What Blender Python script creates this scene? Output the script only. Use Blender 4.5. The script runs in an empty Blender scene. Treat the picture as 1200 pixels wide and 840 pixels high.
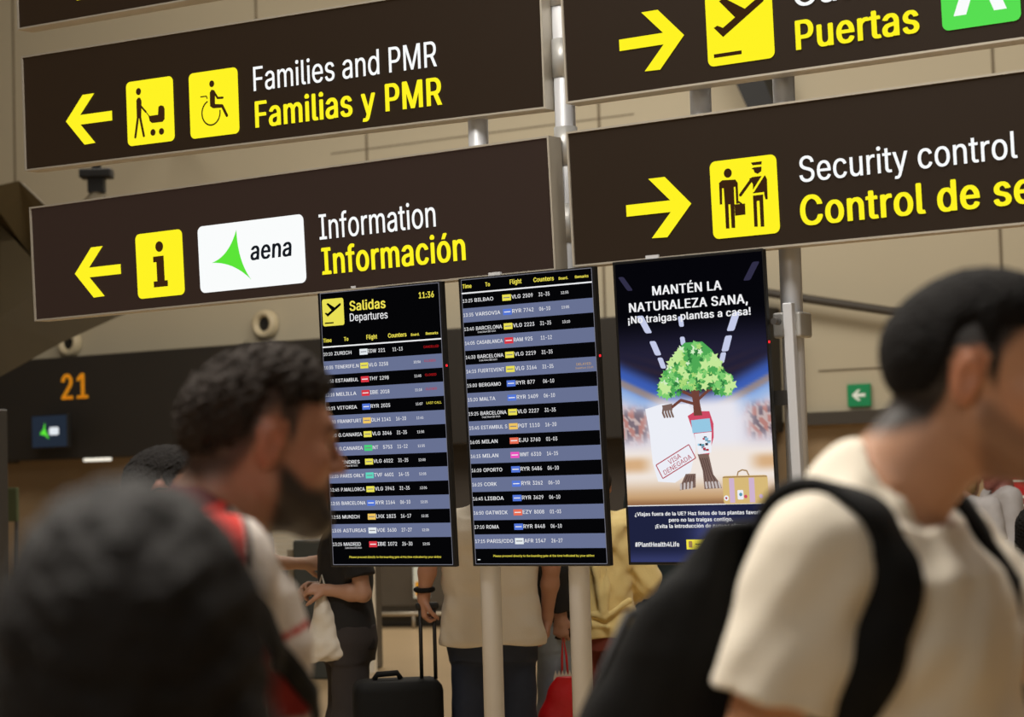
import bpy, bmesh, math, random
import numpy as np
from mathutils import Vector, Matrix
from mathutils.bvhtree import BVHTree

SC = bpy.context.scene
COL = SC.collection
PI = math.pi

# ------------------------------------------------------------------ camera, light, exposure
cam = bpy.data.cameras.new('camera')
cam.sensor_width = 36.0
cam.lens = 2336.24 / 1200 * 36
cam.clip_end = 200
cam.dof.use_dof = True
cam.dof.focus_distance = 7.3
cam.dof.aperture_fstop = 3.7
cam.dof.aperture_blades = 0
co = bpy.data.objects.new('camera', cam)
COL.objects.link(co)
_p, _r = 0.05756, 0.02846
_fw = Vector((0, math.cos(_p), math.sin(_p)))
_u0 = Vector((0, -math.sin(_p), math.cos(_p)))
_r0 = Vector((1, 0, 0))
_rt = _r0 * math.cos(_r) - _u0 * math.sin(_r)
_up = _r0 * math.sin(_r) + _u0 * math.cos(_r)
co.matrix_world = Matrix(((_rt.x, _up.x, -_fw.x, 0), (_rt.y, _up.y, -_fw.y, 0), (_rt.z, _up.z, -_fw.z, 1.55), (0, 0, 0, 1)))
SC.camera = co

SC.view_settings.view_transform = 'Standard'
SC.view_settings.look = 'None'
SC.view_settings.exposure = 0.0
SC.view_settings.gamma = 1.0
SC.view_settings.use_curve_mapping = False

world = bpy.data.worlds.new('hall_ambient')
SC.world = world
world.use_nodes = True
bg = world.node_tree.nodes['Background']
bg.inputs[0].default_value = (1.0, 0.90, 0.78, 1)
bg.inputs[1].default_value = 0.075


def area_lamp(name, loc, target, sx, sy, power, color=(1, 0.945, 0.86)):
    l = bpy.data.lights.new(name, 'AREA')
    l.shape = 'RECTANGLE'
    l.size, l.size_y = sx, sy
    l.energy = power
    l.color = color
    o = bpy.data.objects.new(name, l)
    COL.objects.link(o)
    o.location = loc
    d = Vector(target) - Vector(loc)
    o.rotation_euler = d.to_track_quat('-Z', 'Y').to_euler()
    return o


area_lamp('unseen_lamp', (-2.0, 3.9, 6.2), (0.2, 2.3, 1.4), 1.6, 1.6, 390)
area_lamp('unseen_lamp', (0.9, 4.4, 6.8), (0.2, 9.0, 0.6), 2.0, 2.0, 290)  # added out of view to brighten the people beyond the poles
area_lamp('unseen_lamp', (-1.2, -0.8, 4.6), (0.2, 2.4, 1.3), 1.2, 1.2, 45)  # added fill light behind the camera, for the two near men
area_lamp('unseen_lamp', (0.6, 9.8, 7.5), (0.0, 8.6, 0.8), 3.0, 3.0, 200)
area_lamp('unseen_lamp', (-6.0, 20.0, 10.0), (-7.0, 30.0, 4.0), 5, 3, 420)
area_lamp('unseen_lamp', (4.0, 16.0, 10.0), (2.5, 26.0, 4.5), 5, 3, 460)
area_lamp('unseen_lamp', (-2.0, 22.0, 9.0), (-2.0, 20.0, 0.0), 4, 3, 420)

# ------------------------------------------------------------------ helpers: materials
def lin(c):
    c = c / 255.0
    return c / 12.92 if c <= 0.04045 else ((c + 0.055) / 1.055) ** 2.4


def rgb(r, g, b):
    return (lin(r), lin(g), lin(b), 1.0)


def nodes_of(name):
    m = bpy.data.materials.new(name)
    m.use_nodes = True
    nt = m.node_tree
    return m, nt, nt.nodes['Principled BSDF'], nt.nodes, nt.links


def mat(name, c, rough=0.6, metal=0.0, bump=0.0, bscale=60.0, var=0.0, vscale=4.0, spec=0.5, emit=None, estr=1.0, stretch=None, sheen=0.0):
    m, nt, b, N, L = nodes_of(name)
    b.inputs['Base Color'].default_value = c
    b.inputs['Roughness'].default_value = rough
    b.inputs['Metallic'].default_value = metal
    b.inputs['Specular IOR Level'].default_value = spec
    b.inputs['Sheen Weight'].default_value = sheen
    if emit:
        b.inputs['Emission Color'].default_value = emit
        b.inputs['Emission Strength'].default_value = estr
    tc = N.new('ShaderNodeTexCoord')
    vec = tc.outputs['Object']
    if stretch:
        mp = N.new('ShaderNodeMapping')
        mp.inputs['Scale'].default_value = stretch
        L.new(vec, mp.inputs[0])
        vec = mp.outputs[0]
    if var > 0:
        n = N.new('ShaderNodeTexNoise')
        n.inputs['Scale'].default_value = vscale
        n.inputs['Detail'].default_value = 5
        L.new(vec, n.inputs['Vector'])
        mx = N.new('ShaderNodeMix')
        mx.data_type = 'RGBA'
        mx.inputs[6].default_value = [x * (1 - var) for x in c[:3]] + [1]
        mx.inputs[7].default_value = [min(1, x * (1 + var)) for x in c[:3]] + [1]
        L.new(n.outputs[0], mx.inputs[0])
        L.new(mx.outputs[2], b.inputs['Base Color'])
    if bump > 0:
        n = N.new('ShaderNodeTexNoise')
        n.inputs['Scale'].default_value = bscale
        n.inputs['Detail'].default_value = 4
        L.new(vec, n.inputs['Vector'])
        bp = N.new('ShaderNodeBump')
        bp.inputs['Strength'].default_value = bump
        bp.inputs['Distance'].default_value = 0.01
        L.new(n.outputs[0], bp.inputs['Height'])
        L.new(bp.outputs[0], b.inputs['Normal'])
    return m


def glow(name, c, s=1.0):
    """a backlit or screen surface"""
    m = bpy.data.materials.new(name)
    m.use_nodes = True
    nt = m.node_tree
    nt.nodes.clear()
    e = nt.nodes.new('ShaderNodeEmission')
    e.inputs[0].default_value = c
    e.inputs[1].default_value = s
    o = nt.nodes.new('ShaderNodeOutputMaterial')
    nt.links.new(e.outputs[0], o.inputs[0])
    return m


def attr_mat(name, rough=0.55, emission=False, bump=0.0, bscale=80, sss=0.0):
    m, nt, b, N, L = nodes_of(name)
    a = N.new('ShaderNodeAttribute')
    a.attribute_name = 'Col'
    if emission:
        N.remove(b)
        e = N.new('ShaderNodeEmission')
        L.new(a.outputs[0], e.inputs[0])
        L.new(e.outputs[0], N['Material Output'].inputs[0])
        return m
    L.new(a.outputs[0], b.inputs['Base Color'])
    b.inputs['Roughness'].default_value = rough
    if sss:
        b.inputs['Subsurface Weight'].default_value = sss
        b.inputs['Subsurface Radius'].default_value = (0.012, 0.005, 0.003)
        b.inputs['Subsurface Scale'].default_value = 0.6
    if bump:
        tc = N.new('ShaderNodeTexCoord')
        n = N.new('ShaderNodeTexNoise')
        n.inputs['Scale'].default_value = bscale
        n.inputs['Detail'].default_value = 4
        L.new(tc.outputs['Object'], n.inputs['Vector'])
        bp = N.new('ShaderNodeBump')
        bp.inputs['Strength'].default_value = bump
        bp.inputs['Distance'].default_value = 0.01
        L.new(n.outputs[0], bp.inputs['Height'])
        L.new(bp.outputs[0], b.inputs['Normal'])
    return m


M = {}
M['floor'] = mat('hall_floor_stone', rgb(190, 165, 128), 0.28, var=0.10, vscale=1.5, bump=0.02, bscale=6)
M['wall'] = mat('beige_wall_panel', rgb(182, 172, 148), 0.75, var=0.05, vscale=0.4)
M['wall_low'] = mat('tan_lower_wall', rgb(160, 136, 104), 0.7, var=0.06, vscale=0.6)
M['joint'] = mat('panel_joint', rgb(112, 100, 80), 0.8)
M['fascia'] = mat('dark_fascia', rgb(40, 36, 31), 0.6, var=0.1, vscale=0.8)
M['darkpanel'] = mat('dark_back_panel', rgb(62, 56, 50), 0.7, var=0.12, vscale=0.8)
M['trim'] = mat('dark_trim', rgb(62, 56, 48), 0.6)
M['ceiling'] = mat('pale_ceiling', rgb(190, 180, 160), 0.9)
M['olive'] = mat('olive_ceiling_panel', rgb(74, 62, 34), 0.7, var=0.15, vscale=1.2, stretch=(1, 6, 1))
M['black'] = mat('matt_black', rgb(18, 17, 16), 0.6)
M['pole'] = mat('brushed_aluminium_pole', rgb(196, 198, 203), 0.42, metal=0.2, bump=0.03, bscale=40, stretch=(1, 1, 0.05))
M['steel'] = mat('steel_bracket', rgb(178, 178, 176), 0.4, metal=0.35, var=0.1, vscale=20)
M['steel_dark'] = mat('dark_steel', rgb(92, 90, 88), 0.4, metal=0.7)
M['frame'] = mat('aluminium_frame', rgb(175, 168, 155), 0.4, metal=0.4)
M['panel'] = mat('brown_backlit_panel', rgb(20, 14, 10), 0.6, var=0.08, vscale=3, emit=rgb(42, 30, 18), estr=0.62, spec=0.12)
M['panel_plum'] = mat('plum_brown_backlit_panel', rgb(22, 16, 13), 0.6, var=0.08, vscale=3, emit=rgb(47, 34, 28), estr=0.75, spec=0.12)
M['yellow'] = glow('backlit_yellow', rgb(255, 243, 36))
M['white'] = glow('backlit_white', rgb(250, 252, 252))
M['green'] = glow('backlit_green', rgb(88, 222, 82))
M['signgreen'] = glow('backlit_logo_green', rgb(92, 228, 56))
M['brownmark'] = glow('brown_mark', rgb(58, 36, 18))
M['navy'] = glow('dark_ink', rgb(20, 24, 30))
M['bezel'] = mat('black_bezel', rgb(14, 13, 13), 0.35)
M['scr'] = glow('screen_black', rgb(5, 5, 7))
M['band'] = glow('screen_band', rgb(104, 113, 146))
M['line'] = glow('screen_line', rgb(120, 120, 130))
M['swhite'] = glow('screen_white', rgb(238, 238, 240))
M['syellow'] = glow('screen_yellow', rgb(240, 226, 84))
M['sred'] = glow('screen_red', rgb(190, 26, 30))
M['sorange'] = glow('screen_orange', rgb(196, 160, 110))
M['t_y'] = glow('tile_yellow', rgb(232, 222, 84))
M['t_b'] = glow('tile_blue', rgb(84, 118, 214))
M['t_r'] = glow('tile_red', rgb(216, 54, 66))
M['t_w'] = glow('tile_white', rgb(226, 232, 236))
M['t_o'] = glow('tile_orange', rgb(232, 110, 84))
M['t_p'] = glow('tile_pink', rgb(234, 84, 190))
M['t_g'] = glow('tile_green', rgb(72, 208, 122))
M['t_t'] = glow('tile_teal', rgb(96, 214, 190))
M['t_m'] = glow('tile_amber', rgb(238, 196, 96))
M['led'] = glow('red_led', rgb(255, 40, 50), 1.5)
M['skin'] = attr_mat('skin', 0.5, sss=0.12)
M['cloth_col'] = attr_mat('patterned_cloth', 0.85, bump=0.25, bscale=120)
M['picture'] = attr_mat('screen_picture', emission=True)

# ------------------------------------------------------------------ helpers: objects
def thing(name, label, cat, loc=(0, 0, 0), rotz=0.0, group=None, matrix=None):
    o = bpy.data.objects.new(name, None)
    o.empty_display_size = 0.1
    COL.objects.link(o)
    if matrix is not None:
        o.matrix_world = matrix
    else:
        o.location = loc
        o.rotation_euler = (0, 0, rotz)
    tag(o, label, cat, group)
    return o


def tag(o, label, cat, group=None):
    o['label'] = label
    o['category'] = cat
    if group:
        o['group'] = group
    return o


def mesh_obj(name, verts, faces, mats, parent=None, midx=None, colors=None, smooth=False, label=None):
    me = bpy.data.meshes.new(name)
    if isinstance(faces, np.ndarray):
        nv, nf, k = len(verts), len(faces), faces.shape[1]
        me.vertices.add(nv)
        me.vertices.foreach_set('co', np.asarray(verts, np.float32).ravel())
        me.loops.add(nf * k)
        me.loops.foreach_set('vertex_index', faces.astype(np.int32).ravel())
        me.polygons.add(nf)
        me.polygons.foreach_set('loop_start', np.arange(0, nf * k, k, dtype=np.int32))
        me.polygons.foreach_set('loop_total', np.full(nf, k, dtype=np.int32))
        me.update(calc_edges=True)
    else:
        me.from_pydata([tuple(v) for v in verts], [], faces)
        me.update()
    if not isinstance(mats, (list, tuple)):
        mats = [mats]
    for m in mats:
        me.materials.append(m)
    if midx is not None:
        me.polygons.foreach_set('material_index', np.asarray(midx, np.int32))
    if colors is not None:
        ca = me.color_attributes.new('Col', 'FLOAT_COLOR', 'POINT')
        c4 = np.ones((len(verts), 4), np.float32)
        c4[:, :3] = colors
        ca.data.foreach_set('color', c4.ravel())
    if smooth:
        me.polygons.foreach_set('use_smooth', np.ones(len(me.polygons), bool))
    o = bpy.data.objects.new(name, me)
    COL.objects.link(o)
    if parent is not None:
        o.parent = parent
    if label:
        o['label'] = label
    return o


class MB:
    """collects solid shapes into one mesh"""

    def __init__(s):
        s.bm = bmesh.new()

    def box(s, c, d, rz=0, bevel=0.0, rx=0, ry=0):
        r = bmesh.ops.create_cube(s.bm, size=1)
        vs = r['verts']
        bmesh.ops.scale(s.bm, vec=d, verts=vs)
        if bevel:
            es = list({e for v in vs for e in v.link_edges})
            rr = bmesh.ops.bevel(s.bm, geom=es, offset=bevel, segments=3, profile=0.5, affect='EDGES')
            vs = list({v for f in rr['faces'] for v in f.verts} | set(v for v in vs if v.is_valid))
        m = Matrix.Translation(c) @ Matrix.Rotation(rz, 4, 'Z') @ Matrix.Rotation(ry, 4, 'Y') @ Matrix.Rotation(rx, 4, 'X')
        bmesh.ops.transform(s.bm, matrix=m, verts=vs)
        return s

    def tube(s, pts, r, n=16, cap=True):
        pts = [Vector(p) for p in pts]
        rs = r if isinstance(r, (list, tuple)) else [r] * len(pts)
        rings = []
        ref = Vector((0, 0, 1))
        t0 = (pts[1] - pts[0]).normalized()
        if abs(t0.dot(ref)) > 0.9:
            ref = Vector((1, 0, 0))
        for i, p in enumerate(pts):
            a = pts[max(0, i - 1)]
            b = pts[min(len(pts) - 1, i + 1)]
            t = (b - a).normalized()
            x = t.cross(ref).normalized()
            y = t.cross(x).normalized()
            rings.append([s.bm.verts.new(p + (x * math.cos(k * 2 * PI / n) + y * math.sin(k * 2 * PI / n)) * rs[i]) for k in range(n)])
        for a, b in zip(rings, rings[1:]):
            for k in range(n):
                f = s.bm.faces.new((a[k], a[(k + 1) % n], b[(k + 1) % n], b[k]))
                f.smooth = True
        if cap:
            s.bm.faces.new(rings[0][::-1])
            s.bm.faces.new(rings[-1])
        return s

    def prism(s, poly, axis_vec):
        """polygon given as 3-D points, pushed along a vector"""
        a = [s.bm.verts.new(p) for p in poly]
        v = Vector(axis_vec)
        b = [s.bm.verts.new(Vector(p) + v) for p in poly]
        n = len(a)
        s.bm.faces.new(a)
        s.bm.faces.new(b[::-1])
        for k in range(n):
            s.bm.faces.new((a[(k + 1) % n], a[k], b[k], b[(k + 1) % n]))
        return s

    def build(s, name, m, parent=None, label=None, smooth=False):
        bmesh.ops.recalc_face_normals(s.bm, faces=s.bm.faces)
        me = bpy.data.meshes.new(name)
        s.bm.to_mesh(me)
        s.bm.free()
        me.materials.append(m)
        if smooth:
            for p in me.polygons:
                p.use_smooth = True
        o = bpy.data.objects.new(name, me)
        COL.objects.link(o)
        if parent is not None:
            o.parent = parent
        if label:
            o['label'] = label
        return o


_txt = {}
_font = [None, False]


def lettering_font():
    """the plain sans that ships inside Blender itself; the built-in font if it is missing"""
    if not _font[1]:
        _font[1] = True
        try:
            _font[0] = bpy.data.fonts.load(bpy.utils.system_resource('DATAFILES', path='fonts') + '/Inter.woff2')
        except Exception:
            _font[0] = None
    return _font[0]


def _raw(t, res):
    cu = bpy.data.curves.new('lettering', 'FONT')
    cu.body = t
    cu.size = 1.0
    cu.fill_mode = 'NONE'
    cu.resolution_u = res
    if lettering_font() is not None:
        cu.font = lettering_font()
    ob = bpy.data.objects.new('lettering', cu)
    me = bpy.data.meshes.new_from_object(ob)
    v = [tuple(x.co[:2]) for x in me.vertices]
    e = [tuple(x.vertices) for x in me.edges]
    bpy.data.objects.remove(ob)
    bpy.data.meshes.remove(me)
    bpy.data.curves.remove(cu)
    return v, e


_gl = {}


def glyph(ch, res):
    """filled outline of one character (non-zero winding, cut into level strips) and its advance"""
    if (ch, res) in _gl:
        return _gl[ch, res]
    bar = min(p[0] for p in _raw('|', 1)[0])
    v2, _ = _raw(ch + '|', 1)
    n1 = len(_raw(ch, 1)[0]) if ch != ' ' else 0
    adv = min(p[0] for p in v2[n1:]) - bar
    V, F = [], []
    if ch != ' ':
        v, e = _raw(ch, res)
        # edges come as closed loops in outline order: give every one its direction
        segs = []
        for a, b in e:
            (x0, y0), (x1, y1) = v[a], v[b]
            d = 1
            if not (b == a + 1):
                if a == b + 1:
                    d = 1
                elif b > a:            # closing edge stored low-high runs from the end back to the start
                    (x0, y0), (x1, y1) = (x1, y1), (x0, y0)
            if abs(y1 - y0) < 1e-7:
                continue
            if y1 > y0:
                segs.append((x0, y0, x1, y1, 1))
            else:
                segs.append((x1, y1, x0, y0, -1))
        ys = {round(q, 6) for sg in segs for q in (sg[1], sg[3])}
        for a in range(len(segs)):
            for b in range(a + 1, len(segs)):
                A, B = segs[a], segs[b]
                lo, hi = max(A[1], B[1]), min(A[3], B[3])
                if hi - lo < 1e-6:
                    continue
                fx = lambda S, y: S[0] + (S[2] - S[0]) * (y - S[1]) / (S[3] - S[1])
                d0, d1 = fx(A, lo) - fx(B, lo), fx(A, hi) - fx(B, hi)
                if d0 * d1 < -1e-12:
                    ys.add(round(lo + (hi - lo) * d0 / (d0 - d1), 6))
        ys = sorted(ys)
        idx = {}

        def vid(x, y):
            k = (round(x, 5), round(y, 5))
            if k not in idx:
                idx[k] = len(V)
                V.append(k)
            return idx[k]
        for y0, y1 in zip(ys, ys[1:]):
            if y1 - y0 < 1e-6:
                continue
            ym = (y0 + y1) / 2
            act = []
            for S in segs:
                if S[1] < ym < S[3]:
                    k = (S[2] - S[0]) / (S[3] - S[1])
                    act.append((S[0] + k * (ym - S[1]), S[0] + k * (y0 - S[1]), S[0] + k * (y1 - S[1]), S[4]))
            act.sort()
            w, st = 0, None
            for xm, xa, xb, d in act:
                if w == 0:
                    st = (xa, xb)
                w += d
                if w == 0 and st is not None:
                    q = []
                    for p in (vid(st[0], y0), vid(xa, y0), vid(xb, y1), vid(st[1], y1)):
                        if p not in q:
                            q.append(p)
                    if len(q) > 2:
                        F.append(q)
    _gl[ch, res] = (V, F, adv)
    return _gl[ch, res]


def text_geo(t, bold, res=1):
    key = (t, bold, res)
    if key in _txt:
        return _txt[key]
    w = {0: 0.0, 1: 0.050, 2: 0.016}[int(bold)]
    x, v, f = 0.0, [], []
    for ch in t:
        V, F, adv = glyph(ch, res)
        k = len(v)
        v += [(x + a, b) for a, b in V]
        f += [[k + q for q in p] for p in F]
        x += adv + w * 0.55
    v = np.array(v, float).reshape(-1, 2)
    if w and len(v):
        # heavier strokes: the same outline laid down a few times, slightly apart
        n = len(v)
        V, F = [], []
        offs = [(-w, 0), (0, 0), (w, 0)] if bold == 2 else [(-w, -w * .25), (-w * .5, w * .25), (0, -w * .25), (w * .5, w * .25), (w, -w * .25)]
        for i, (a, b) in enumerate(offs):
            V.append(v + np.array([a, b]) * 0.5)
            F += [[q + i * n for q in p] for p in f]
        v, f = np.concatenate(V), F
    _txt[key] = (v, f)
    return v, f


CAPH = None


class Flat:
    """flat artwork on a sign or a screen: u to the right, v downwards, in metres"""

    def __init__(s):
        s.v, s.f, s.mi, s.mats = [], [], [], []

    def _m(s, m):
        if m not in s.mats:
            s.mats.append(m)
        return s.mats.index(m)

    def poly(s, pts, m, z=0.002):
        k = len(s.v)
        s.v += [(u, -v, z) for u, v in pts]
        a = sum(pts[i][0] * pts[(i + 1) % len(pts)][1] - pts[(i + 1) % len(pts)][0] * pts[i][1] for i in range(len(pts)))
        idx = list(range(k, k + len(pts)))
        s.f.append(idx[::-1] if a > 0 else idx)
        s.mi.append(s._m(m))
        return s

    def rect(s, u0, v0, u1, v1, m, z=0.002):
        return s.poly([(u0, v0), (u1, v0), (u1, v1), (u0, v1)], m, z)

    def rrect(s, u0, v0, u1, v1, r, m, z=0.002):
        p = []
        for cx, cy, a in ((u1 - r, v0 + r, -90), (u1 - r, v1 - r, 0), (u0 + r, v1 - r, 90), (u0 + r, v0 + r, 180)):
            for k in range(7):
                t = math.radians(a + 15 * k)
                p.append((cx + r * math.cos(t), cy + r * math.sin(t)))
        return s.poly(p, m, z)

    def disc(s, c, r, m, z=0.002, ry=None, n=20):
        return s.poly([(c[0] + r * math.cos(2 * PI * k / n), c[1] + (ry or r) * math.sin(2 * PI * k / n)) for k in range(n)], m, z)

    def stroke(s, pts, w, m, z=0.002, round_=True, closed=False):
        if closed:
            pts = list(pts) + [pts[0]]
        for i in range(len(pts) - 1):
            (a, b), (c, d) = pts[i], pts[i + 1]
            L = math.hypot(c - a, d - b) or 1e-9
            nx, ny = -(d - b) / L * w / 2, (c - a) / L * w / 2
            s.poly([(a + nx, b + ny), (c + nx, d + ny), (c - nx, d - ny), (a - nx, b - ny)], m, z)
        if round_:
            for i, p in enumerate(pts):
                s.disc(p, w / 2, m, z + 0.00005 * (1 + i % 2), n=10)
        return s

    def text(s, t, u, base, cap, m, width=None, bold=0, z=0.003, align='l', rot=0.0, slant=0.0):
        global CAPH
        if CAPH is None:
            CAPH = text_geo('H', 0)[0][:, 1].max()
        v, f = text_geo(t, bold, 5 if cap > 0.06 else (3 if cap > 0.02 else 1))
        if not len(v):
            return s
        sy = cap / CAPH
        x0, x1 = v[:, 0].min(), v[:, 0].max()
        sx = width / (x1 - x0) if width else sy * 0.86
        X = (v[:, 0] - x0) * sx + slant * v[:, 1] * sy
        Y = v[:, 1] * sy
        if align == 'c':
            X = X - (x1 - x0) * sx / 2
        c, sn = math.cos(rot), math.sin(rot)
        X, Y = X * c - Y * sn, X * sn + Y * c
        k = len(s.v)
        s.v += [(u + a, -base + b, z) for a, b in zip(X, Y)]
        mi = s._m(m)
        for p in f:
            s.f.append([k + q for q in p])
            s.mi.append(mi)
        return s

    def build(s, name, parent, label=None):
        return mesh_obj(name, s.v, s.f, s.mats, parent, s.mi, label=label)


# ------------------------------------------------------------------ helpers: smooth solids from distance fields
def rcone(a, b, r1, r2, k=0.02, cap=False, fr=None, op='u'):
    a, b = np.array(a, float), np.array(b, float)
    ba = b - a
    L2 = max(float(ba @ ba), 1e-9)
    L = math.sqrt(L2)

    def d(x, y, z):
        px, py, pz = x - a[0], y - a[1], z - a[2]
        t = (px * ba[0] + py * ba[1] + pz * ba[2]) / L2
        h = np.clip(t, 0, 1)
        dd = np.sqrt((px - h * ba[0]) ** 2 + (py - h * ba[1]) ** 2 + (pz - h * ba[2]) ** 2) - (r1 + (r2 - r1) * h)
        if cap:
            dd = np.maximum(dd, (t - 1) * L)
        return dd
    r = max(r1, r2)
    return dict(d=d, lo=np.minimum(a, b) - r, hi=np.maximum(a, b) + r, k=k, fr=fr, op=op)


def ell(c, r, k=0.02, rot=None, fr=None, op='u'):
    c, r = np.array(c, float), np.array(r, float)
    R = np.array(rot.to_3x3()) if rot is not None else None

    def d(x, y, z):
        px, py, pz = x - c[0], y - c[1], z - c[2]
        if R is not None:
            px, py, pz = (R[0, 0] * px + R[1, 0] * py + R[2, 0] * pz, R[0, 1] * px + R[1, 1] * py + R[2, 1] * pz, R[0, 2] * px + R[1, 2] * py + R[2, 2] * pz)
        k0 = np.sqrt((px / r[0]) ** 2 + (py / r[1]) ** 2 + (pz / r[2]) ** 2)
        k1 = np.sqrt((px / r[0] ** 2) ** 2 + (py / r[1] ** 2) ** 2 + (pz / r[2] ** 2) ** 2) + 1e-6
        return k0 * (k0 - 1) / k1
    m = r.max() if R is not None else r
    return dict(d=d, lo=c - m, hi=c + m, k=k, fr=fr, op=op)


def loft(prof, k=0.02, pw=2.4, op='u', fr=None):
    """stack of rounded cross sections: (z, cx, cy, rx, ry)"""
    P = np.array(sorted(prof), float)

    def d(x, y, z):
        zz = np.clip(z, P[0, 0], P[-1, 0])
        cx, cy, rx, ry = (np.interp(zz, P[:, 0], P[:, i]) for i in (1, 2, 3, 4))
        q = (np.abs((x - cx) / rx) ** pw + np.abs((y - cy) / ry) ** pw) ** (1 / pw)
        side = (q - 1) * np.minimum(rx, ry)
        return np.maximum(side, np.maximum(P[0, 0] - z, z - P[-1, 0]))
    lo = np.array([(P[:, 1] - P[:, 3]).min(), (P[:, 2] - P[:, 4]).min(), P[0, 0]])
    hi = np.array([(P[:, 1] + P[:, 3]).max(), (P[:, 2] + P[:, 4]).max(), P[-1, 0]])
    return dict(d=d, lo=lo, hi=hi, k=k, fr=fr, op=op)


def rbox(c, h, r=0.02, k=0.02, rot=None, op='u', fr=None):
    c, h = np.array(c, float), np.array(h, float) - r
    R = np.array(rot.to_3x3()) if rot is not None else np.eye(3)

    def d(x, y, z):
        px, py, pz = x - c[0], y - c[1], z - c[2]
        q = [R[0, i] * px + R[1, i] * py + R[2, i] * pz for i in range(3)]
        q = [np.abs(q[i]) - h[i] for i in range(3)]
        out = np.sqrt(sum(np.maximum(t, 0) ** 2 for t in q))
        return out + np.minimum(np.maximum(np.maximum(q[0], q[1]), q[2]), 0) - r
    m = np.linalg.norm(h) + r if rot is not None else h + r
    return dict(d=d, lo=c - m, hi=c + m, k=k, fr=fr, op=op)


def half(n, c, k=0.006, fr=None):
    """keep the side where n.p < c"""
    n = np.array(n, float)
    return dict(d=lambda x, y, z: n[0] * x + n[1] * y + n[2] * z - c, lo=None, hi=None, k=k, fr=fr, op='i')


def wobble(amp, freq, seed=0):
    rs = np.random.RandomState(seed)
    ks = rs.normal(size=(7, 3))
    ks = ks / np.linalg.norm(ks, axis=1)[:, None] * freq * rs.uniform(0.6, 1.7, (7, 1))
    ph = rs.uniform(0, 6.28, 7)

    def d(x, y, z):
        t = 0
        for q, p in zip(ks, ph):
            t = t + np.sin(q[0] * x + q[1] * y + q[2] * z + p)
        return t * (amp / 3.0)
    return dict(d=d, op='n')


def infr(fr, x, y, z):
    if fr is None:
        return x, y, z
    R, t = fr
    px, py, pz = x - t[0], y - t[1], z - t[2]
    return (R[0, 0] * px + R[1, 0] * py + R[2, 0] * pz, R[0, 1] * px + R[1, 1] * py + R[2, 1] * pz, R[0, 2] * px + R[1, 2] * py + R[2, 2] * pz)


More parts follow.
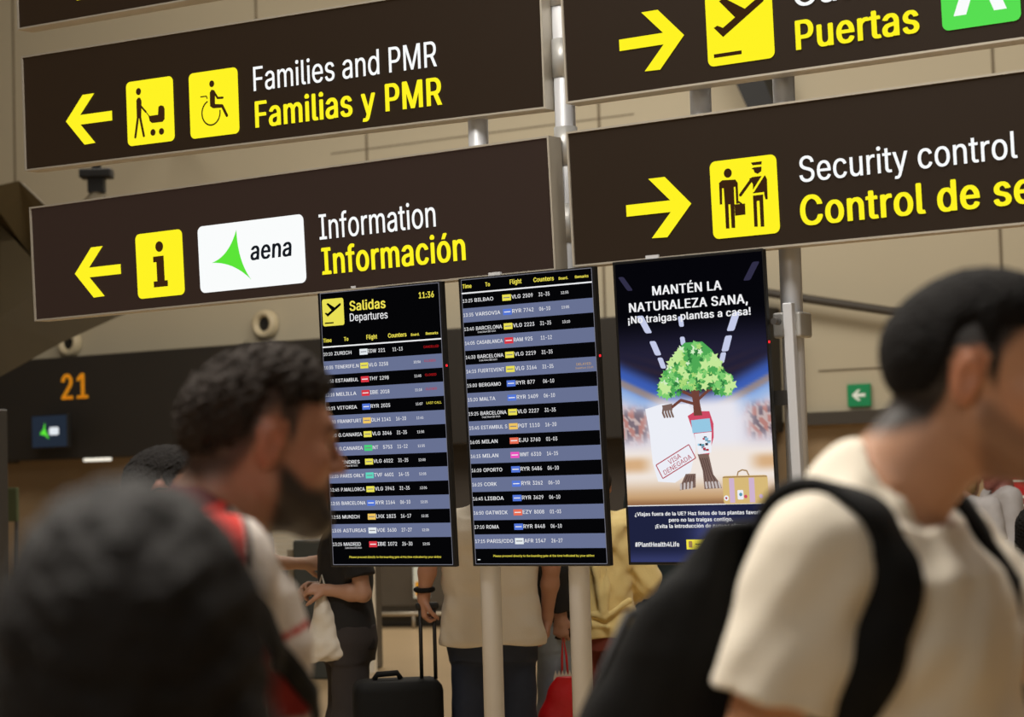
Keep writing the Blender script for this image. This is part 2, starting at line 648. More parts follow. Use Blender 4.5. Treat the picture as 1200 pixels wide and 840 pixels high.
def solid(prims, res, pad=0.02):
    los, his = [], []
    for p in prims:
        if p['op'] == 'u':
            lo, hi = p['lo'], p['hi']
            if p['fr'] is not None:
                R, t = p['fr']
                c = R @ ((lo + hi) / 2) + t
                h = np.abs(R) @ ((hi - lo) / 2)
                lo, hi = c - h, c + h
            p['wlo'], p['whi'] = lo, hi
            los.append(lo)
            his.append(hi)
    lo, hi = np.min(los, 0) - pad, np.max(his, 0) + pad
    n = np.ceil((hi - lo) / res).astype(int) + 1
    ax = [(lo[i] + res * np.arange(n[i])).astype(np.float32) for i in range(3)]
    V = np.full(tuple(n), 0.5, np.float32)

    def op(V, p, x, y, z):
        d = p['d'](*infr(p.get('fr'), x, y, z))
        if p['op'] == 'n':
            return V + d
        k = p['k']
        if p['op'] == 'u':
            h = np.clip(0.5 + 0.5 * (V - d) / k, 0, 1)
            return V + (d - V) * h - k * h * (1 - h)
        if p['op'] == 's':
            d = -d
        h = np.clip(0.5 - 0.5 * (V - d) / k, 0, 1)
        return V + (d - V) * h + k * h * (1 - h)
    for p in prims:
        if p['op'] in 'us':
            if p['op'] == 's':
                l0, h0 = p['lo'], p['hi']
                if p['fr'] is not None:
                    R, t = p['fr']
                    c = R @ ((l0 + h0) / 2) + t
                    hh = np.abs(R) @ ((h0 - l0) / 2)
                    l0, h0 = c - hh, c + hh
            else:
                l0, h0 = p['wlo'], p['whi']
            mg = p['k'] * 1.5 + 0.03
            a = np.clip(np.floor((l0 - mg - lo) / res).astype(int), 0, n)
            b = np.clip(np.ceil((h0 + mg - lo) / res).astype(int) + 1, 0, n)
            if (b <= a).any():
                continue
            sl = tuple(slice(a[i], b[i]) for i in range(3))
        else:
            sl = (slice(None),) * 3
        x, y, z = ax[0][sl[0]][:, None, None], ax[1][sl[1]][None, :, None], ax[2][sl[2]][None, None, :]
        V[sl] = op(V[sl], p, x, y, z)
    V[0], V[-1] = 0.5, 0.5
    V[:, 0], V[:, -1] = 0.5, 0.5
    V[:, :, 0], V[:, :, -1] = 0.5, 0.5
    S = V < 0
    c = np.zeros(tuple(n - 1), np.int8)
    offs = [(i, j, k) for i in (0, 1) for j in (0, 1) for k in (0, 1)]
    for i, j, k in offs:
        c += S[i:n[0] - 1 + i, j:n[1] - 1 + j, k:n[2] - 1 + k]
    act = (c > 0) & (c < 8)
    ci = np.argwhere(act)
    ids = np.full(tuple(n - 1), -1, np.int32)
    ids[act] = np.arange(len(ci))
    pos = np.zeros((len(ci), 3))
    cnt = np.zeros(len(ci))
    for a in offs:
        for axn in range(3):
            if a[axn] == 0:
                b = list(a)
                b[axn] = 1
                va = V[ci[:, 0] + a[0], ci[:, 1] + a[1], ci[:, 2] + a[2]]
                vb = V[ci[:, 0] + b[0], ci[:, 1] + b[1], ci[:, 2] + b[2]]
                m = (va < 0) != (vb < 0)
                t = np.where(m, va / np.where(m, va - vb, 1), 0)
                q = np.tile(np.array(a, float), (len(ci), 1))
                q[:, axn] += t
                pos += q * m[:, None]
                cnt += m
    pos = (ci + pos / cnt[:, None]) * res + lo
    faces = []
    for axn in range(3):
        s0 = [slice(None)] * 3
        s1 = [slice(None)] * 3
        s0[axn] = slice(0, -1)
        s1[axn] = slice(1, None)
        A, B = S[tuple(s0)], S[tuple(s1)]
        e = np.argwhere(A != B)
        u, w = (axn + 1) % 3, (axn + 2) % 3
        e = e[(e[:, u] > 0) & (e[:, w] > 0)]
        inside = A[e[:, 0], e[:, 1], e[:, 2]]

        def cell(du, dw):
            q = e.copy()
            q[:, u] += du
            q[:, w] += dw
            return ids[q[:, 0], q[:, 1], q[:, 2]]
        f = np.stack([cell(-1, -1), cell(0, -1), cell(0, 0), cell(-1, 0)], 1)
        f[~inside] = f[~inside][:, ::-1]
        faces.append(f)
    return pos, np.concatenate(faces)

# ------------------------------------------------------------------ the setting
YAW = 0.54
WALL = Matrix.Translation((-0.8506, 27.9764, 0)) @ Matrix.Rotation(-YAW, 4, 'Z')     # local x along the wall, y away, z up


def struct(o, mtx=None):
    o['kind'] = 'structure'
    if mtx is not None:
        o.matrix_world = mtx
    return o


struct(MB().box((0, 14, -0.05), (60, 64, 0.1)).build('floor', M['floor']))
struct(MB().box((0, 14, 12.05), (60, 64, 0.1)).build('ceiling', M['ceiling']))
struct(MB().box((0, 0.15, 7.05), (44, 0.3, 9.9)).build('wall_back', M['wall']), WALL)
struct(MB().box((0, 0.25, 1.05), (44, 0.3, 2.1)).build('wall_back_lower', M['wall_low']), WALL)
# dark band over the check-in desks, and the dark panels under it
struct(MB().box((-1.65, -0.28, 2.765), (13.3, 0.56, 1.59), bevel=0.02).build('trim_1', M['fascia']), WALL)
struct(MB().box((1.95, -0.06, 1.0), (5.9, 0.1, 1.95)).build('trim_2', M['darkpanel']), WALL)
struct(MB().box((9.6, -0.05, 2.13), (9.0, 0.1, 0.16)).build('trim_3', M['trim']), WALL)
struct(MB().box((-14.6, -0.05, 2.02), (12.5, 0.1, 0.16)).build('trim_4', M['trim']), WALL)
j = MB()
for s_, z0, z1 in ((-3.33, 7.2, 11.9), (-1.36, 3.6, 7.2), (2.47, 3.6, 9.0), (-8.35, 3.6, 11.9), (7.9, 3.6, 11.9)):
    j.box((s_, -0.004, (z0 + z1) / 2), (0.035, 0.01, z1 - z0))
j.box((0.5, -0.004, 6.30), (5.0, 0.01, 0.015))
j.box((9.5, -0.004, 2.73), (8.0, 0.01, 0.02))
struct(j.build('trim_5', M['joint']), WALL)
# square dark column behind the right-hand signs and the pipe that slopes along the wall
struct(MB().prism([(4.3, -0.5, 7.4), (4.75, -0.5, 7.4), (5.3, -0.5, 5.9), (4.95, -0.5, 5.9)], (0, 0.4, 0)).build('trim_6', M['black']), WALL)
pp = MB().tube([(3.9, -0.25, 3.98), (5.2, -0.25, 3.69), (6.44, -0.25, 3.43), (8.6, -0.25, 2.98)], 0.055, 12)
for q in (4.4, 6.9):
    pp.box((q, -0.12, 3.98 - (q - 3.9) * 0.213), (0.07, 0.26, 0.1))
tag(pp.build('wall_pipe', M['trim']), 'dark pipe sloping down along the beige wall beside the grey pole', 'pipe').matrix_world = WALL

# folded olive roof panels at the left edge
def folded(name, rows, thick):
    b = MB()
    bm = b.bm
    A = [[bm.verts.new(p) for p in r] for r in rows]
    B = [[bm.verts.new(Vector(p) + Vector(thick)) for p in r] for r in rows]
    n, m = len(rows), len(rows[0])
    for i in range(n - 1):
        for k in range(m - 1):
            bm.faces.new((A[i][k], A[i][k + 1], A[i + 1][k + 1], A[i + 1][k]))
            bm.faces.new((B[i][k], B[i + 1][k], B[i + 1][k + 1], B[i][k + 1]))
    loop = [(0, k) for k in range(m)] + [(i, m - 1) for i in range(1, n)] + [(n - 1, k) for k in range(m - 2, -1, -1)] + [(i, 0) for i in range(n - 2, 0, -1)]
    for (a, c), (d, e) in zip(loop, loop[1:] + loop[:1]):
        bm.faces.new((A[a][c], B[a][c], B[d][e], A[d][e]))
    return b.build(name, M['olive'])


FOLD = [[(-6.17, 17.77, 3.79), (-4.89, 18.48, 4.34), (-4.62, 18.75, 4.45), (-4.43, 18.95, 4.24)],
        [(-6.5, 18.8, 3.2), (-4.89, 19.09, 4.09), (-4.65, 19.3, 3.79), (-4.26, 19.52, 3.51)],
        [(-6.4, 18.4, 2.3), (-4.82, 18.74, 3.15), (-4.39, 19.02, 3.51), (-3.71, 19.34, 3.22)],
        [(-6.3, 18.0, 1.75), (-4.81, 18.67, 2.59), (-4.3, 18.95, 2.91), (-3.83, 19.24, 3.16)]]
tag(folded('folded_roof_panel', FOLD, (-0.10, 0.6, 0.06)), 'large folded olive roof panel hanging at the left edge behind the signs', 'roof panel')
t = thing('ceiling_hanger', 'dark hanger with an olive flared foot seen between the two left signs', 'hanger', (-4.33, 20.9, 0))
MB().tube([(0, 0, 4.85), (0, 0, 5.3), (-0.05, 0.4, 5.48), (-0.77, 9.6, 6.95)], 0.05, 10).build('rod', M['black'], t)
MB().box((0, 0, 4.83), (0.34, 0.2, 0.10), bevel=0.02).box((0, 0, 4.73), (0.17, 0.14, 0.2)).build('head_plate', M['black'], t)
MB().tube([(0, 0, 4.70), (0, 0, 4.64), (0, 0, 4.52), (0, 0, 4.36)], [0.05, 0.06, 0.17, 0.36], 14).build('flared_foot', M['olive'], t)

# round air nozzles over the dark band
def nozzle(s_, z, label):
    t = thing('air_nozzle', label, 'air nozzle', group='air nozzles over the dark band')
    t.matrix_world = WALL @ Matrix.Translation((s_, -0.02, z))
    n = 28
    b = MB()
    prof = [(0.10, 0.03), (0.11, -0.10), (0.16, -0.14), (0.21, -0.11), (0.22, 0.0)]
    vs = [[b.bm.verts.new((r * math.cos(2 * PI * k / n), y, r * math.sin(2 * PI * k / n))) for k in range(n)] for r, y in prof]
    for a, c in zip(vs, vs[1:]):
        for k in range(n):
            b.bm.faces.new((a[k], a[(k + 1) % n], c[(k + 1) % n], c[k]))
    b.build('ring', M['nozzle'], t, smooth=True)
    MB().tube([(0, 0.0, 0), (0, -0.06, 0)], 0.11, 20).build('dark_throat', M['black'], t)


M['nozzle'] = mat('pale_nozzle_ring', rgb(196, 182, 150), 0.5)
nozzle(-3.23, 3.87, 'round air nozzle on the beige wall, right of the olive roof panel')
nozzle(-7.15, 3.82, 'round air nozzle on the beige wall, partly hidden by the olive roof panel')

# desk number, its screen and the lights under the dark band
M['amber'] = mat('amber_number', rgb(214, 150, 30), 0.5, emit=rgb(214, 150, 30), estr=0.35)
f = Flat()
f.text('21', -6.86, -2.90, 0.38, M['amber'], width=0.56, bold=1, z=0)
g = f.build('desk_number', None)
g.matrix_world = WALL @ Matrix.Translation((0, -0.575, 0)) @ Matrix.Rotation(PI / 2, 4, 'X')
tag(g, 'amber number 21 on the dark band over the check-in desks', 'number')
M['scrblue'] = glow('screen_slate', rgb(34, 42, 54))
t = thing('check_in_screen', 'small slate screen with a green mark hanging under the number 21', 'screen')
t.matrix_world = WALL @ Matrix.Translation((-6.80, -0.86, 2.40)) @ Matrix.Rotation(-0.10, 4, 'Z')
MB().box((0, 0, 0), (0.84, 0.09, 0.52), bevel=0.015).build('casing', M['black'], t)
MB().box((0, 0.16, 0.1), (0.1, 0.24, 0.1)).build('bracket', M['black'], t)
f = Flat()
f.rect(-0.40, -0.24, 0.40, 0.24, M['scrblue'], 0)
f.poly([(-0.10, -0.14), (-0.09, -0.03), (0.0, 0.12), (-0.10, 0.06), (-0.22, 0.04), (-0.14, -0.03)], M['signgreen'], 0.004)
f.rrect(0.0, -0.06, 0.22, 0.06, 0.03, M['t_w'], 0.003)
q = f.build('display', t)
q.matrix_local = Matrix.Translation((0, -0.047, 0)) @ Matrix.Rotation(PI / 2, 4, 'X')
M['lamp'] = glow('lit_downlight', (1, 0.93, 0.78, 1), 1.0)
for s_, w_, lb in ((-6.2, 0.5, 'lit strip light under the dark band below the number 21'), (-5.0, 0.3, 'lit strip light under the dark band above the man with glasses')):
    b = MB().box((0, 0, 0), (w_, 0.10, 0.05), bevel=0.01)
    tag(b.build('strip_light', M['lamp']), lb, 'light', 'strip lights under the dark band').matrix_world = WALL @ Matrix.Translation((s_, -0.50, 1.945))

# green exit sign on the right-hand wall, red sign and grey post at the left edge
M['exitgreen'] = mat('exit_green', rgb(14, 120, 72), 0.5, emit=rgb(14, 120, 72), estr=0.25)
M['pale'] = mat('sign_white', rgb(222, 228, 218), 0.5, emit=rgb(222, 228, 218), estr=0.15)
t = thing('exit_sign', 'small green arrow sign on the beige wall beside the dark haired man', 'sign')
t.matrix_world = WALL @ Matrix.Translation((6.04, -0.03, 2.40))
MB().box((0, 0, 0), (0.30, 0.05, 0.28), bevel=0.006).build('plate', M['exitgreen'], t)
f = Flat()
f.poly([(-0.09, 0), (-0.01, -0.07), (0.03, -0.07), (-0.02, -0.02), (0.09, -0.02), (0.09, 0.02), (-0.02, 0.02), (0.03, 0.07), (-0.01, 0.07)], M['pale'], 0)
f.build('arrow', t).matrix_local = Matrix.Translation((0, -0.028, 0)) @ Matrix.Rotation(PI / 2, 4, 'X')
M['red'] = mat('sign_red', rgb(190, 34, 34), 0.5)
t = thing('fire_sign', 'small red sign with a white flame mark at the left edge', 'sign')
t.matrix_world = WALL @ Matrix.Translation((-8.72, -0.03, 2.37))
MB().box((0, 0, 0), (0.34, 0.05, 0.34), bevel=0.006).build('plate', M['red'], t)
f = Flat()
f.poly([(0.02, -0.11), (0.10, 0.0), (0.08, 0.09), (0.0, 0.12), (-0.07, 0.06), (-0.05, -0.02), (0.0, 0.02)], M['pale'], 0)
f.build('flame_mark', t).matrix_local = Matrix.Translation((0, -0.028, 0)) @ Matrix.Rotation(PI / 2, 4, 'X')
t = thing('grey_post', 'square grey post standing at the left edge of the hall', 'post', (-3.62, 14.0, 0), -YAW)
MB().box((0, 0, 1.05), (0.09, 0.09, 2.1), bevel=0.008).build('shaft', M['steel_dark'], t)
MB().box((0, 0, 0.015), (0.24, 0.24, 0.03), bevel=0.005).build('base_plate', M['steel_dark'], t)
M['leaf'] = mat('dull_green_board', rgb(74, 84, 56), 0.8)
t = thing('green_board', 'dull green notice board behind the grey post at the left edge', 'board', (-5.12, 20.1, 0), -YAW)
MB().box((0, 0, 1.38), (0.30, 0.04, 0.34), bevel=0.01).build('panel', M['leaf'], t)
MB().box((-0.1, 0.03, 0.62), (0.03, 0.03, 1.24)).build('leg', M['steel_dark'], t)
MB().box((0.1, 0.03, 0.62), (0.03, 0.03, 1.24)).build('leg', M['steel_dark'], t)

# check-in desks in the middle distance
M['desk'] = mat('grey_desk_laminate', rgb(74, 70, 64), 0.4, var=0.15, vscale=2)
M['desk_top'] = mat('pale_worktop', rgb(150, 140, 122), 0.4)
M['rail'] = mat('metal_rail', rgb(176, 166, 148), 0.35, metal=0.5)
M['shut'] = mat('white_slats', rgb(236, 230, 214), 0.6)
M['cab'] = mat('slate_cabinet', rgb(62, 66, 64), 0.5)
def desk(x, y, label):
    t = thing('check_in_desk', label, 'desk', (x, y, 0), -YAW * 0.5, 'check-in desks behind the screens')
    MB().box((0, 0, 0.48), (1.25, 0.6, 0.68), bevel=0.02).box((0, 0.1, 0.07), (1.1, 0.4, 0.14)).build('body', M['desk'], t)
    MB().box((0, 0, 0.845), (1.35, 0.7, 0.05), bevel=0.01).build('worktop', M['desk_top'], t)
    MB().box((0, -0.31, 0.48), (1.05, 0.02, 0.52), bevel=0.008).build('front_panel', M['panel_grey'], t)
    b = MB().tube([(-0.85, -0.48, 0.15), (0.85, -0.48, 0.15)], 0.022, 10)
    for q in (-0.8, 0.0, 0.8):
        b.tube([(q, -0.48, 0.0), (q, -0.48, 0.15)], 0.018, 8)
    b.build('bumper_rail', M['rail'], t)


M['panel_grey'] = mat('glossy_grey_front', rgb(98, 92, 84), 0.25, var=0.1, vscale=3)
desk(-0.95, 20.9, 'grey check-in desk with a metal bumper rail behind the black suitcase')
desk(1.15, 20.0, 'grey check-in desk mostly hidden behind the middle screen and the yellow hoodie')
t = thing('leaflet_holder', 'white and yellow leaflet holder fixed to the grey check-in desk by the suitcase', 'leaflet holder', (-0.985, 20.56, 0.30), -YAW * 0.5)
MB().box((0, -0.03, 0.16), (0.17, 0.03, 0.32), bevel=0.006).build('tray', M['pale'], t)
MB().box((0, -0.05, 0.10), (0.12, 0.012, 0.14), bevel=0.003).build('leaflet', M['amber'], t)
t = thing('service_kiosk', 'slate kiosk with a white slatted shutter behind the woman with the carrier bag', 'kiosk', (-1.66, 16.1, 0), -0.25)
b = MB()
for k in range(12):
    b.box((0, 0, 0.93 + k * 0.045), (0.95, 0.03, 0.038), rx=0.35)
b.box((-0.49, 0.02, 0.6), (0.05, 0.08, 1.9)).box((0.49, 0.02, 0.6), (0.05, 0.08, 1.9))
b.build('slatted_shutter', M['shut'], t)
MB().box((0.18, -0.30, 0.54), (0.30, 0.4, 1.08), bevel=0.02).build('cabinet', M['cab'], t)
MB().box((-0.05, -0.32, 0.5), (0.05, 0.05, 1.0)).build('post', M['rail'], t)
MB().box((0, 0.25, 0.55), (0.9, 0.35, 1.1), bevel=0.02).build('body', M['desk'], t)

# ------------------------------------------------------------------ poles that carry the signs and screens
def pole(x, y, label, z1=4.3):
    t = thing('sign_pole', label, 'pole', (x, y, 0), 0, 'round poles carrying the signs and screens')
    MB().tube([(0, 0, 0.02), (0, 0, z1)], 0.0375, 28).build('tube', M['pole'], t)
    MB().tube([(0, 0, 0), (0, 0, 0.02)], 0.12, 28).build('base_flange', M['steel'], t)
    MB().tube([(0, 0, z1), (0, 0, z1 + 0.02)], 0.04, 20).build('end_cap', M['black'], t)
    return t


p1 = pole(-0.101, 7.329, 'round grey pole under the left edge of the middle screen')
p2 = pole(0.217, 7.136, 'round grey pole in the gap between left and right signs, beside the yellow hoodie')
p3 = pole(0.680, 6.856, 'round grey pole behind the screen with the tree, glimpsed between the right signs')
p4 = pole(0.947, 6.695, 'round grey pole with a steel clamp right of the tree screen')
for zc in (3.30, 3.04, 2.72, 2.44):
    MB().tube([(0, 0, zc - 0.07), (0, 0, zc + 0.07)], 0.0425, 24).build('sleeve', M['steel'], p2)
b = MB().box((0.0, 0.0, 2.02), (0.10, 0.105, 0.085), rz=-YAW, bevel=0.008)
b.build('clamp', M['steel'], p4)
MB().tube([(-0.055, -0.06, 2.03), (-0.075, -0.09, 2.03)], 0.012, 10).build('bolt', M['steel_dark'], p4)

# ------------------------------------------------------------------ the signs
def plane_matrix(x, y, z, yaw, tilt, roll):
    a = Vector((math.cos(yaw), -math.sin(yaw), 0))
    n = Vector((-math.sin(yaw), -math.cos(yaw), 0))
    u = Vector((0, 0, 1)) * math.cos(tilt) + n * math.sin(tilt)
    a, u = a * math.cos(roll) + u * math.sin(roll), u * math.cos(roll) - a * math.sin(roll)
    w = a.cross(u)
    return Matrix(((a.x, u.x, w.x, x), (a.y, u.y, w.y, y), (a.z, u.z, w.z, z), (0, 0, 0, 1)))


def sign(label, pl, w, h, panel):
    t = thing('direction_sign', label, 'sign', group='brown hanging direction signs', matrix=plane_matrix(*pl))
    MB().box((w / 2, -h / 2, -0.042), (w - 0.008, h - 0.008, 0.08)).build('lightbox', panel, t)
    b = MB()
    e = 0.007
    b.box((w / 2, -e / 2, -0.04), (w, e, 0.09)).box((w / 2, -h + e / 2, -0.04), (w, e, 0.09))
    b.box((e / 2, -h / 2, -0.04), (e, h - 2 * e, 0.09)).box((w - e / 2, -h / 2, -0.04), (e, h - 2 * e, 0.09))
    b.build('frame', M['frame'], t)
    return t


def arrow(t, left=True):
    P = [(0.238, 0.300), (0.334, 0.199), (0.398, 0.199), (0.318, 0.281), (0.490, 0.281), (0.490, 0.321), (0.318, 0.321), (0.396, 0.404), (0.336, 0.406)]
    if not left:
        P = [(0.720 - u, v) for u, v in P]
        P = [(u - 0.006, v) for u, v in P]
    Flat().poly(P, M['yellow']).build('arrow', t)


def plate(t, u, v, m, name='pictogram'):
    f = Flat()
    f.rrect(u, v, u + 0.246, v + 0.262, 0.022, m)
    return f.build(name, t)


def local(f, u, vb):
    """pictogram artwork is drawn from the lower left corner of its plate"""
    return lambda pts: [(u + a, vb - b) for a, b in pts]


PLANE = [(0.0283, 0.1296), (0.0418, 0.1357), (0.0628, 0.1253), (0.1089, 0.1542), (0.053, 0.2165), (0.0707, 0.226), (0.1464, 0.1778), (0.206, 0.2146), (0.2190, 0.2110), (0.2204, 0.2027), (0.2148, 0.1921), (0.0615, 0.0938)]
PBAR = [(0.024, 0.0274), (0.1267, 0.0274), (0.1267, 0.0403), (0.024, 0.0403)]

SB = (-2.03673, 8.34041, 3.36786, 0.52647, 0.03676, -0.01152)
SCN = (-2.00671, 8.32049, 2.7223, 0.54304, 0.03676, 0.00796)
SA = (-2.06442, 8.35749, 3.97562, 0.52258, 0.03676, -0.00713)
SD = (0.20871, 6.97486, 3.32625, 0.55298, 0.03676, 0.00082)
SE = (0.21496, 6.97314, 2.74548, 0.56147, 0.03676, 0.00268)

t = sign('brown sign at the top left, cut off by the top of the picture', SA, 2.521, 0.486, M['panel'])
arrow(t)

t = sign('brown sign with pushchair and wheelchair pictograms reading Families and PMR', SB, 2.521, 0.486, M['panel'])
arrow(t)
q = plate(t, 0.569, 0.174, M['yellow'])
L_ = local(None, 0.569, 0.436)
f = Flat()
bk = M['brownmark']
f.disc(L_([(0.0669, 0.2174)])[0], 0.0135, bk, 0.004, ry=0.0145)
f.poly(L_([(0.0539, 0.1832), (0.063, 0.1927), (0.0744, 0.1915), (0.0813, 0.1779), (0.0772, 0.1098), (0.0535, 0.1079)]), bk, 0.004)
f.stroke(L_([(0.0594, 0.1118), (0.0427, 0.0337)]), 0.0115, bk, 0.0041)
f.stroke(L_([(0.0714, 0.1105), (0.0877, 0.0347)]), 0.0115, bk, 0.0042)
f.stroke(L_([(0.0758, 0.158), (0.1022, 0.1308)]), 0.0085, bk, 0.0043)
f.stroke(L_([(0.1022, 0.1308), (0.1225, 0.1085)]), 0.004, bk, 0.0044)
f.poly(L_([(0.1152, 0.1125), (0.1647, 0.1129), (0.1685, 0.1454), (0.1819, 0.1494), (0.1949, 0.1447), (0.2001, 0.1327), (0.1983, 0.0918), (0.1875, 0.0816), (0.1329, 0.0822), (0.1206, 0.0913)]), bk, 0.004)
f.disc(L_([(0.1358, 0.0439)])[0], 0.0135, bk, 0.004)
f.disc(L_([(0.1801, 0.0436)])[0], 0.0135, bk, 0.004)
f.build('pushchair_figure', q)
q = plate(t, 0.896, 0.176, M['yellow'])
L_ = local(None, 0.896, 0.440)
f = Flat()
f.disc(L_([(0.1173, 0.211)])[0], 0.0125, bk, 0.004, ry=0.0135)
f.poly(L_([(0.106, 0.1774), (0.115, 0.1879), (0.129, 0.1842), (0.1325, 0.1746), (0.1302, 0.1292), (0.1657, 0.1245), (0.1678, 0.1106), (0.1198, 0.1129), (0.105, 0.1227)]), bk, 0.004)
f.stroke(L_([(0.1259, 0.1799), (0.1443, 0.1515), (0.1698, 0.1501)]), 0.009, bk, 0.0041)
f.stroke(L_([(0.1654, 0.1186), (0.1877, 0.0774)]), 0.0125, bk, 0.0043)
f.stroke(L_([(0.0601, 0.1649), (0.0884, 0.1647), (0.0919, 0.1552)]), 0.005, bk, 0.0042)
f.stroke(L_([(0.1090 + 0.0455 * math.cos(math.radians(a)), 0.0965 + 0.049 * math.sin(math.radians(a))) for a in range(112, 376, 11)]), 0.0062, bk, 0.0045)
f.build('wheelchair_figure', q)
Flat().text('Families and PMR', 1.219, 0.281, 0.095, M['white'], width=0.85, bold=2).build('white_lettering', t)
Flat().text('Familias y PMR', 1.221, 0.424, 0.101, M['yellow'], width=0.865, bold=1).build('yellow_lettering', t)

t = sign('brown information sign with a white logo panel reading Information', SCN, 2.524, 0.4795, M['panel_plum'])
arrow(t)
q = plate(t, 0.575, 0.169, M['yellow'])
f = Flat()
f.disc((0.701, 0.229), 0.0205, bk, 0.004, ry=0.0215)
f.poly([(0.666, 0.267), (0.7215, 0.267), (0.7215, 0.367), (0.737, 0.367), (0.737, 0.391), (0.663, 0.391), (0.663, 0.367), (0.682, 0.367), (0.682, 0.290), (0.666, 0.290)], bk, 0.004)
f.build('letter_i', q)
f = Flat()
f.rrect(0.901, 0.169, 1.425, 0.433, 0.024, M['white'])
q = f.build('logo_panel', t)
def bez(a, c, b, n=10):
    return [((1 - s) ** 2 * a[0] + 2 * s * (1 - s) * c[0] + s * s * b[0], (1 - s) ** 2 * a[1] + 2 * s * (1 - s) * c[1] + s * s * b[1]) for s in [k / n for k in range(n)]]
T1, T2, T3 = (1.098, 0.199), (0.967, 0.318), (1.160, 0.400)
f = Flat()
f.poly(bez(T1, (1.055, 0.300), T2) + bez(T2, (1.075, 0.322), T3) + bez(T3, (1.098, 0.325), T1), M['signgreen'], 0.004)
f.build('green_mark', q)
Flat().text('aena', 1.160, 0.324, 0.071, M['navy'], width=0.20, bold=1, z=0.004, slant=0.10).build('logo_lettering', q)
Flat().text('Information', 1.498, 0.276, 0.096, M['white'], width=0.53, bold=2).build('white_lettering', t)
Flat().text('Información', 1.502, 0.409, 0.100, M['yellow'], width=0.648, bold=1).build('yellow_lettering', t)

t = sign('brown gates sign at the top right with plane pictogram reading Puertas', SD, 2.521, 0.4777, M['panel'])
arrow(t, False)
q = plate(t, 0.561, 0.160, M['yellow'])
L_ = local(None, 0.561, 0.422)
Flat().poly(L_(PLANE), bk, 0.004).poly(L_(PBAR), bk, 0.004).build('plane_figure', q)
Flat().text('Gates', 0.884, 0.265, 0.092, M['white'], width=0.34, bold=2).build('white_lettering', t)
Flat().text('Puertas', 0.884, 0.407, 0.095, M['yellow'], width=0.427, bold=1).build('yellow_lettering', t)
f = Flat()
f.rrect(1.386, 0.155, 1.640, 0.417, 0.022, M['green'])
q = f.build('gate_letter_plate', t)
Flat().text('A', 1.425, 0.373, 0.165, M['white'], width=0.172, bold=1, z=0.004).build('letter', q)

t = sign('brown sign with passenger and guard pictogram reading Security control', SE, 2.521, 0.4777, M['panel'])
arrow(t, False)
q = plate(t, 0.552, 0.167, M['yellow'])
L_ = local(None, 0.550, 0.424)
f = Flat()
f.disc(L_([(0.0694, 0.2121)])[0], 0.0148, bk, 0.004, ry=0.0158)
f.poly(L_([(0.0348, 0.1825), (0.0474, 0.1903), (0.096, 0.1877), (0.1042, 0.1756), (0.1028, 0.1056), (0.0945, 0.1064), (0.0948, 0.1629), (0.089, 0.1635), (0.0882, 0.107), (0.0522, 0.1083), (0.051, 0.1628), (0.0451, 0.1634), (0.0425, 0.1093), (0.0337, 0.1093)]), bk, 0.004)
f.poly(L_([(0.0522, 0.1090), (0.0517, 0.0269), (0.0648, 0.0256), (0.0658, 0.107), (0.0726, 0.1063), (0.0727, 0.0271), (0.0862, 0.0258), (0.0882, 0.1090)]), bk, 0.0041)
f.poly(L_([(0.0881, 0.1048), (0.1271, 0.1041), (0.1263, 0.067), (0.0882, 0.0663)]), bk, 0.0042)
f.stroke(L_([(0.1035, 0.112), (0.114, 0.104)]), 0.006, bk, 0.0043)
f.poly(L_([(0.156, 0.2379), (0.196, 0.2384), (0.1945, 0.2277), (0.1623, 0.2282)]), bk, 0.004)
f.poly(L_([(0.1569, 0.217), (0.1649, 0.2207), (0.1941, 0.2205), (0.1924, 0.2053), (0.1794, 0.1975), (0.1675, 0.2033), (0.1646, 0.2135)]), bk, 0.004)
f.stroke(L_([(0.112, 0.1341), (0.1545, 0.1800)]), 0.011, bk, 0.0041)
f.poly(L_([(0.1471, 0.1849), (0.1595, 0.1896), (0.2058, 0.1895), (0.2115, 0.1762), (0.2102, 0.1098), (0.202, 0.1102), (0.196, 0.1371), (0.1942, 0.1214), (0.1572, 0.1228), (0.1593, 0.1656)]), bk, 0.004)
f.stroke(L_([(0.1995, 0.191), (0.1581, 0.1399)]), 0.0075, M['yellow'], 0.0048, round_=False)
f.stroke(L_([(0.1560, 0.1309), (0.1991, 0.1313)]), 0.0075, M['yellow'], 0.0049, round_=False)
f.poly(L_([(0.1572, 0.1228), (0.1563, 0.0233), (0.1689, 0.0221), (0.1702, 0.1079), (0.1799, 0.1083), (0.1796, 0.021), (0.1927, 0.0206), (0.1942, 0.1214)]), bk, 0.0043)
f.build('passenger_and_guard', q)
Flat().text('Security control', 0.878, 0.270, 0.084, M['white'], width=0.731, bold=2).build('white_lettering', t)
Flat().text('Control de seguridad', 0.873, 0.412, 0.096, M['yellow'], width=1.225, bold=1).build('yellow_lettering', t)

# ------------------------------------------------------------------ the screens
TILE = dict(y='t_y', b='t_b', r='t_r', w='t_w', o='t_o', p='t_p', g='t_g', t='t_t', m='t_m')


